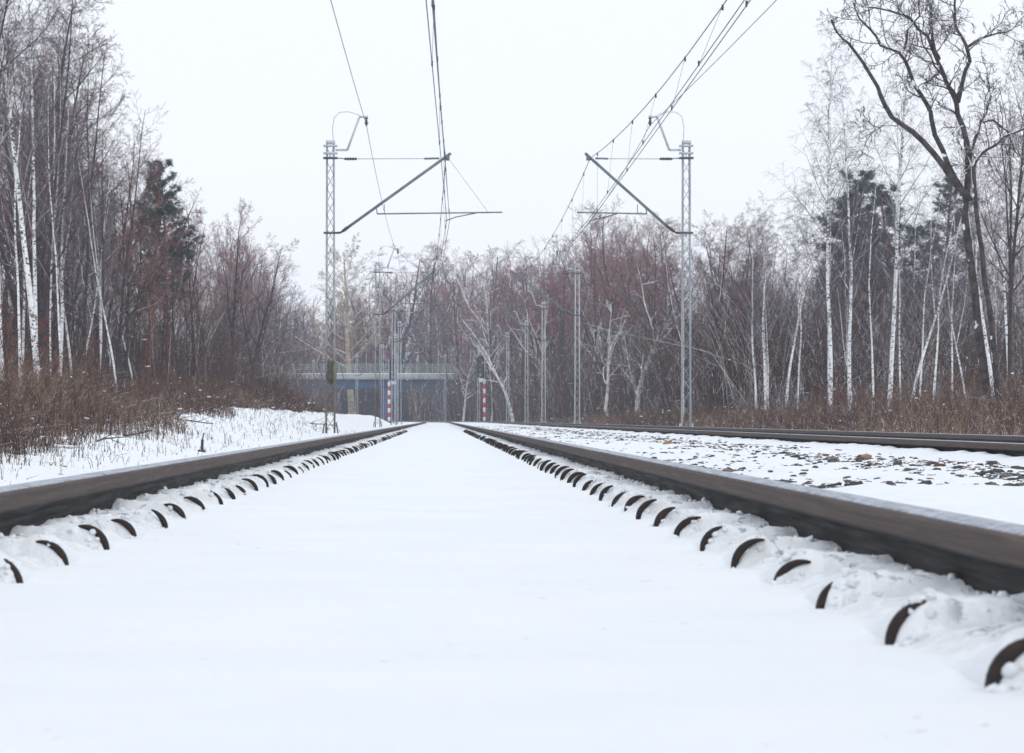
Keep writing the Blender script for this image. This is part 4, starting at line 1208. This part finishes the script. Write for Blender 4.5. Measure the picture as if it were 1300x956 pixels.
def pickW(r):
    Y = 14 + 75 * r.random() ** 1.2; X = -r.uniform(1.9, 4.6) if r.random() < .35 else -r.uniform(3.1, 4.8)
    if X * -1 < 1.7 + .6 * r.random(): return None
    return X, Y, r.uniform(.015, .08) * (1 + (-X > 3.0) * 1.2), r.uniform(.001, .0026) * (1 + Y / 60)
stems('weed_stalks', 'short dry stalks poking through the snow of the left bank', 1100, pickW, (2, 2, 4), .10)
# things lying on the snow -------------------------------------------------------
def log(x, y, Y, L, rad, rz, label, snowy=False, twigs=3):
    X = px(x, Y); z = gz(X, Y); r = random.Random(int(x * 7))
    root = empty('fallen_branch', (X, Y, z + rad * .7), label, 'branch', 'fallen branches on the left bank', rz)
    P, D = walk(r, (-L / 2, 0, 0), (1, 0, .04), L, 8, .07, 0)
    b = MB(); b.tube([tuple(v) for v in P], np.linspace(rad, rad * .4, 9), 7); b.build('stem', M['pale'] if snowy else M['dark'], root, True)
    b = MB(); sprout(r, b, P, D, L, lambda q: rad * (1 - .6 * q), [dict(n=twigs, len=.4, ang=(25, 60), seg=5, wob=.1, trop=.02, rr=.5, k=4, rmin=.006),
        dict(n=4, len=.4, ang=(25, 60), seg=3, wob=.1, trop=.02, rr=.5, k=3, rmin=.004)], 0, .1)
    b.build('twigs', M['darktwig'], root)
log(170, 551, 42, .55, .02, -.1, 'short dark log lying straight across the snow in front of the brush', twigs=2)
log(225, 543, 52, 1.3, .02, .25, 'long tangled dark branch lying at the edge of the snowy bank', twigs=7)
log(262, 540, 58, 1.4, .018, -.3, 'dark branch lying right of the tangled one on the bank', twigs=6)
log(205, 541, 50, .9, .02, .5, 'small dark branch left of the tangled one on the bank', twigs=5)
log(140, 548, 38, .9, .014, 1.1, 'thin branch sticking up out of the snow by the short log', twigs=5)
log(85, 575, 33, .30, .03, .2, 'short log under a thick cap of snow at the brush edge', True, 1)
log(395, 527, 86, 1.6, .02, .3, 'branch heap on the crest of the bank left of the rusty mast', twigs=7)
log(60, 590, 27, .5, .012, .9, 'thin twiggy branch near the left edge just behind the rail', twigs=6)
# little marker post
def marker():
    Y = 40.0; X = px(256, Y); z = gz(X, Y)
    root = empty('marker_post', (X, Y, z), 'small dark wooden stake with snow on it beside the left rail', 'post')
    b = MB(); b.bar((0, 0, -.1), (.01, 0, .17), .035, .03); b.build('stake', M['dark'], root)
    b = MB(); b.bar((.01, 0, .17), (.03, 0, .26), .02, .02); b.box((-.05, -.03, .0), (.05, .03, .035)); b.build('cap', M['galvdark'], root)
marker()

# ------------------------------------------------------------------ haze
b = MB(); b.box((-300, -30, -2.5), (300, 600, 27))
hz = b.build('haze', None if False else bpy.data.materials.new('haze'))
hm = hz.data.materials[0]; hm.use_nodes = True; nt = hm.node_tree; nt.nodes.clear()
out = nt.nodes.new('ShaderNodeOutputMaterial'); pv = nt.nodes.new('ShaderNodeVolumePrincipled')
pv.inputs['Color'].default_value = (.80, .88, 1.0, 1); pv.inputs['Density'].default_value = .0004; pv.inputs['Anisotropy'].default_value = .1
nt.links.new(pv.outputs[0], out.inputs['Volume'])
tag(hz, 'thin cold winter haze over the line', 'haze', kind='stuff')
HAZE = hz

# ------------------------------------------------------------------ light
w = bpy.data.worlds.new('World'); sc.world = w; w.use_nodes = True; nt = w.node_tree
bg = nt.nodes['Background']
sky = nt.nodes.new('ShaderNodeTexSky'); sky.sky_type = 'NISHITA'; sky.sun_disc = False
sky.sun_elevation = R(38); sky.sun_rotation = R(150); sky.dust_density = 3; sky.air_density = 1
mx = nt.nodes.new('ShaderNodeMix'); mx.data_type = 'RGBA'; mx.inputs[0].default_value = .90
nt.links.new(sky.outputs[0], mx.inputs[6]); mx.inputs[7].default_value = (9.35, 9.6, 10.3, 1)
nt.links.new(mx.outputs[2], bg.inputs[0]); bg.inputs[1].default_value = .108
ld = bpy.data.lights.new('sun', 'SUN'); ld.energy = .5; ld.angle = R(20); ld.color = (1, .97, .93)
lo = bpy.data.objects.new('sun', ld); COL.objects.link(lo)
el, azr = R(38), R(150)
dv = Vector((math.sin(azr) * math.cos(el), math.cos(azr) * math.cos(el), math.sin(el)))
lo.rotation_euler = dv.to_track_quat('Z', 'Y').to_euler(); lo.location = (0, 0, 60)

# ------------------------------------------------------------------ camera
cd = bpy.data.cameras.new('camera'); cam = bpy.data.objects.new('camera', cd); COL.objects.link(cam)
cam.location = (0, 0, CH); cam.rotation_euler = (R(90), 0, 0)
cd.sensor_width = 36; cd.lens = 36 * F / 1300; cd.shift_x = (650 - VX) / 1300; cd.shift_y = (VY - 478) / 1300
cd.clip_start = .05; cd.clip_end = 6000
cd.dof.use_dof = True; cd.dof.focus_distance = 16; cd.dof.aperture_fstop = 24
sc.camera = cam
sc.view_settings.view_transform = 'Standard'; sc.view_settings.look = 'None'; sc.view_settings.gamma = 1; sc.view_settings.exposure = .04
sc.view_settings.use_curve_mapping = False
sc.cycles.use_denoising = True
sc.cycles.max_bounces = 6; sc.cycles.diffuse_bounces = 3; sc.cycles.volume_bounces = 1
sc.cycles.volume_step_rate = 4; sc.cycles.use_adaptive_sampling = True
print('TRIS', sum(len(o.data.polygons) for o in bpy.data.objects if o.type == 'MESH'))
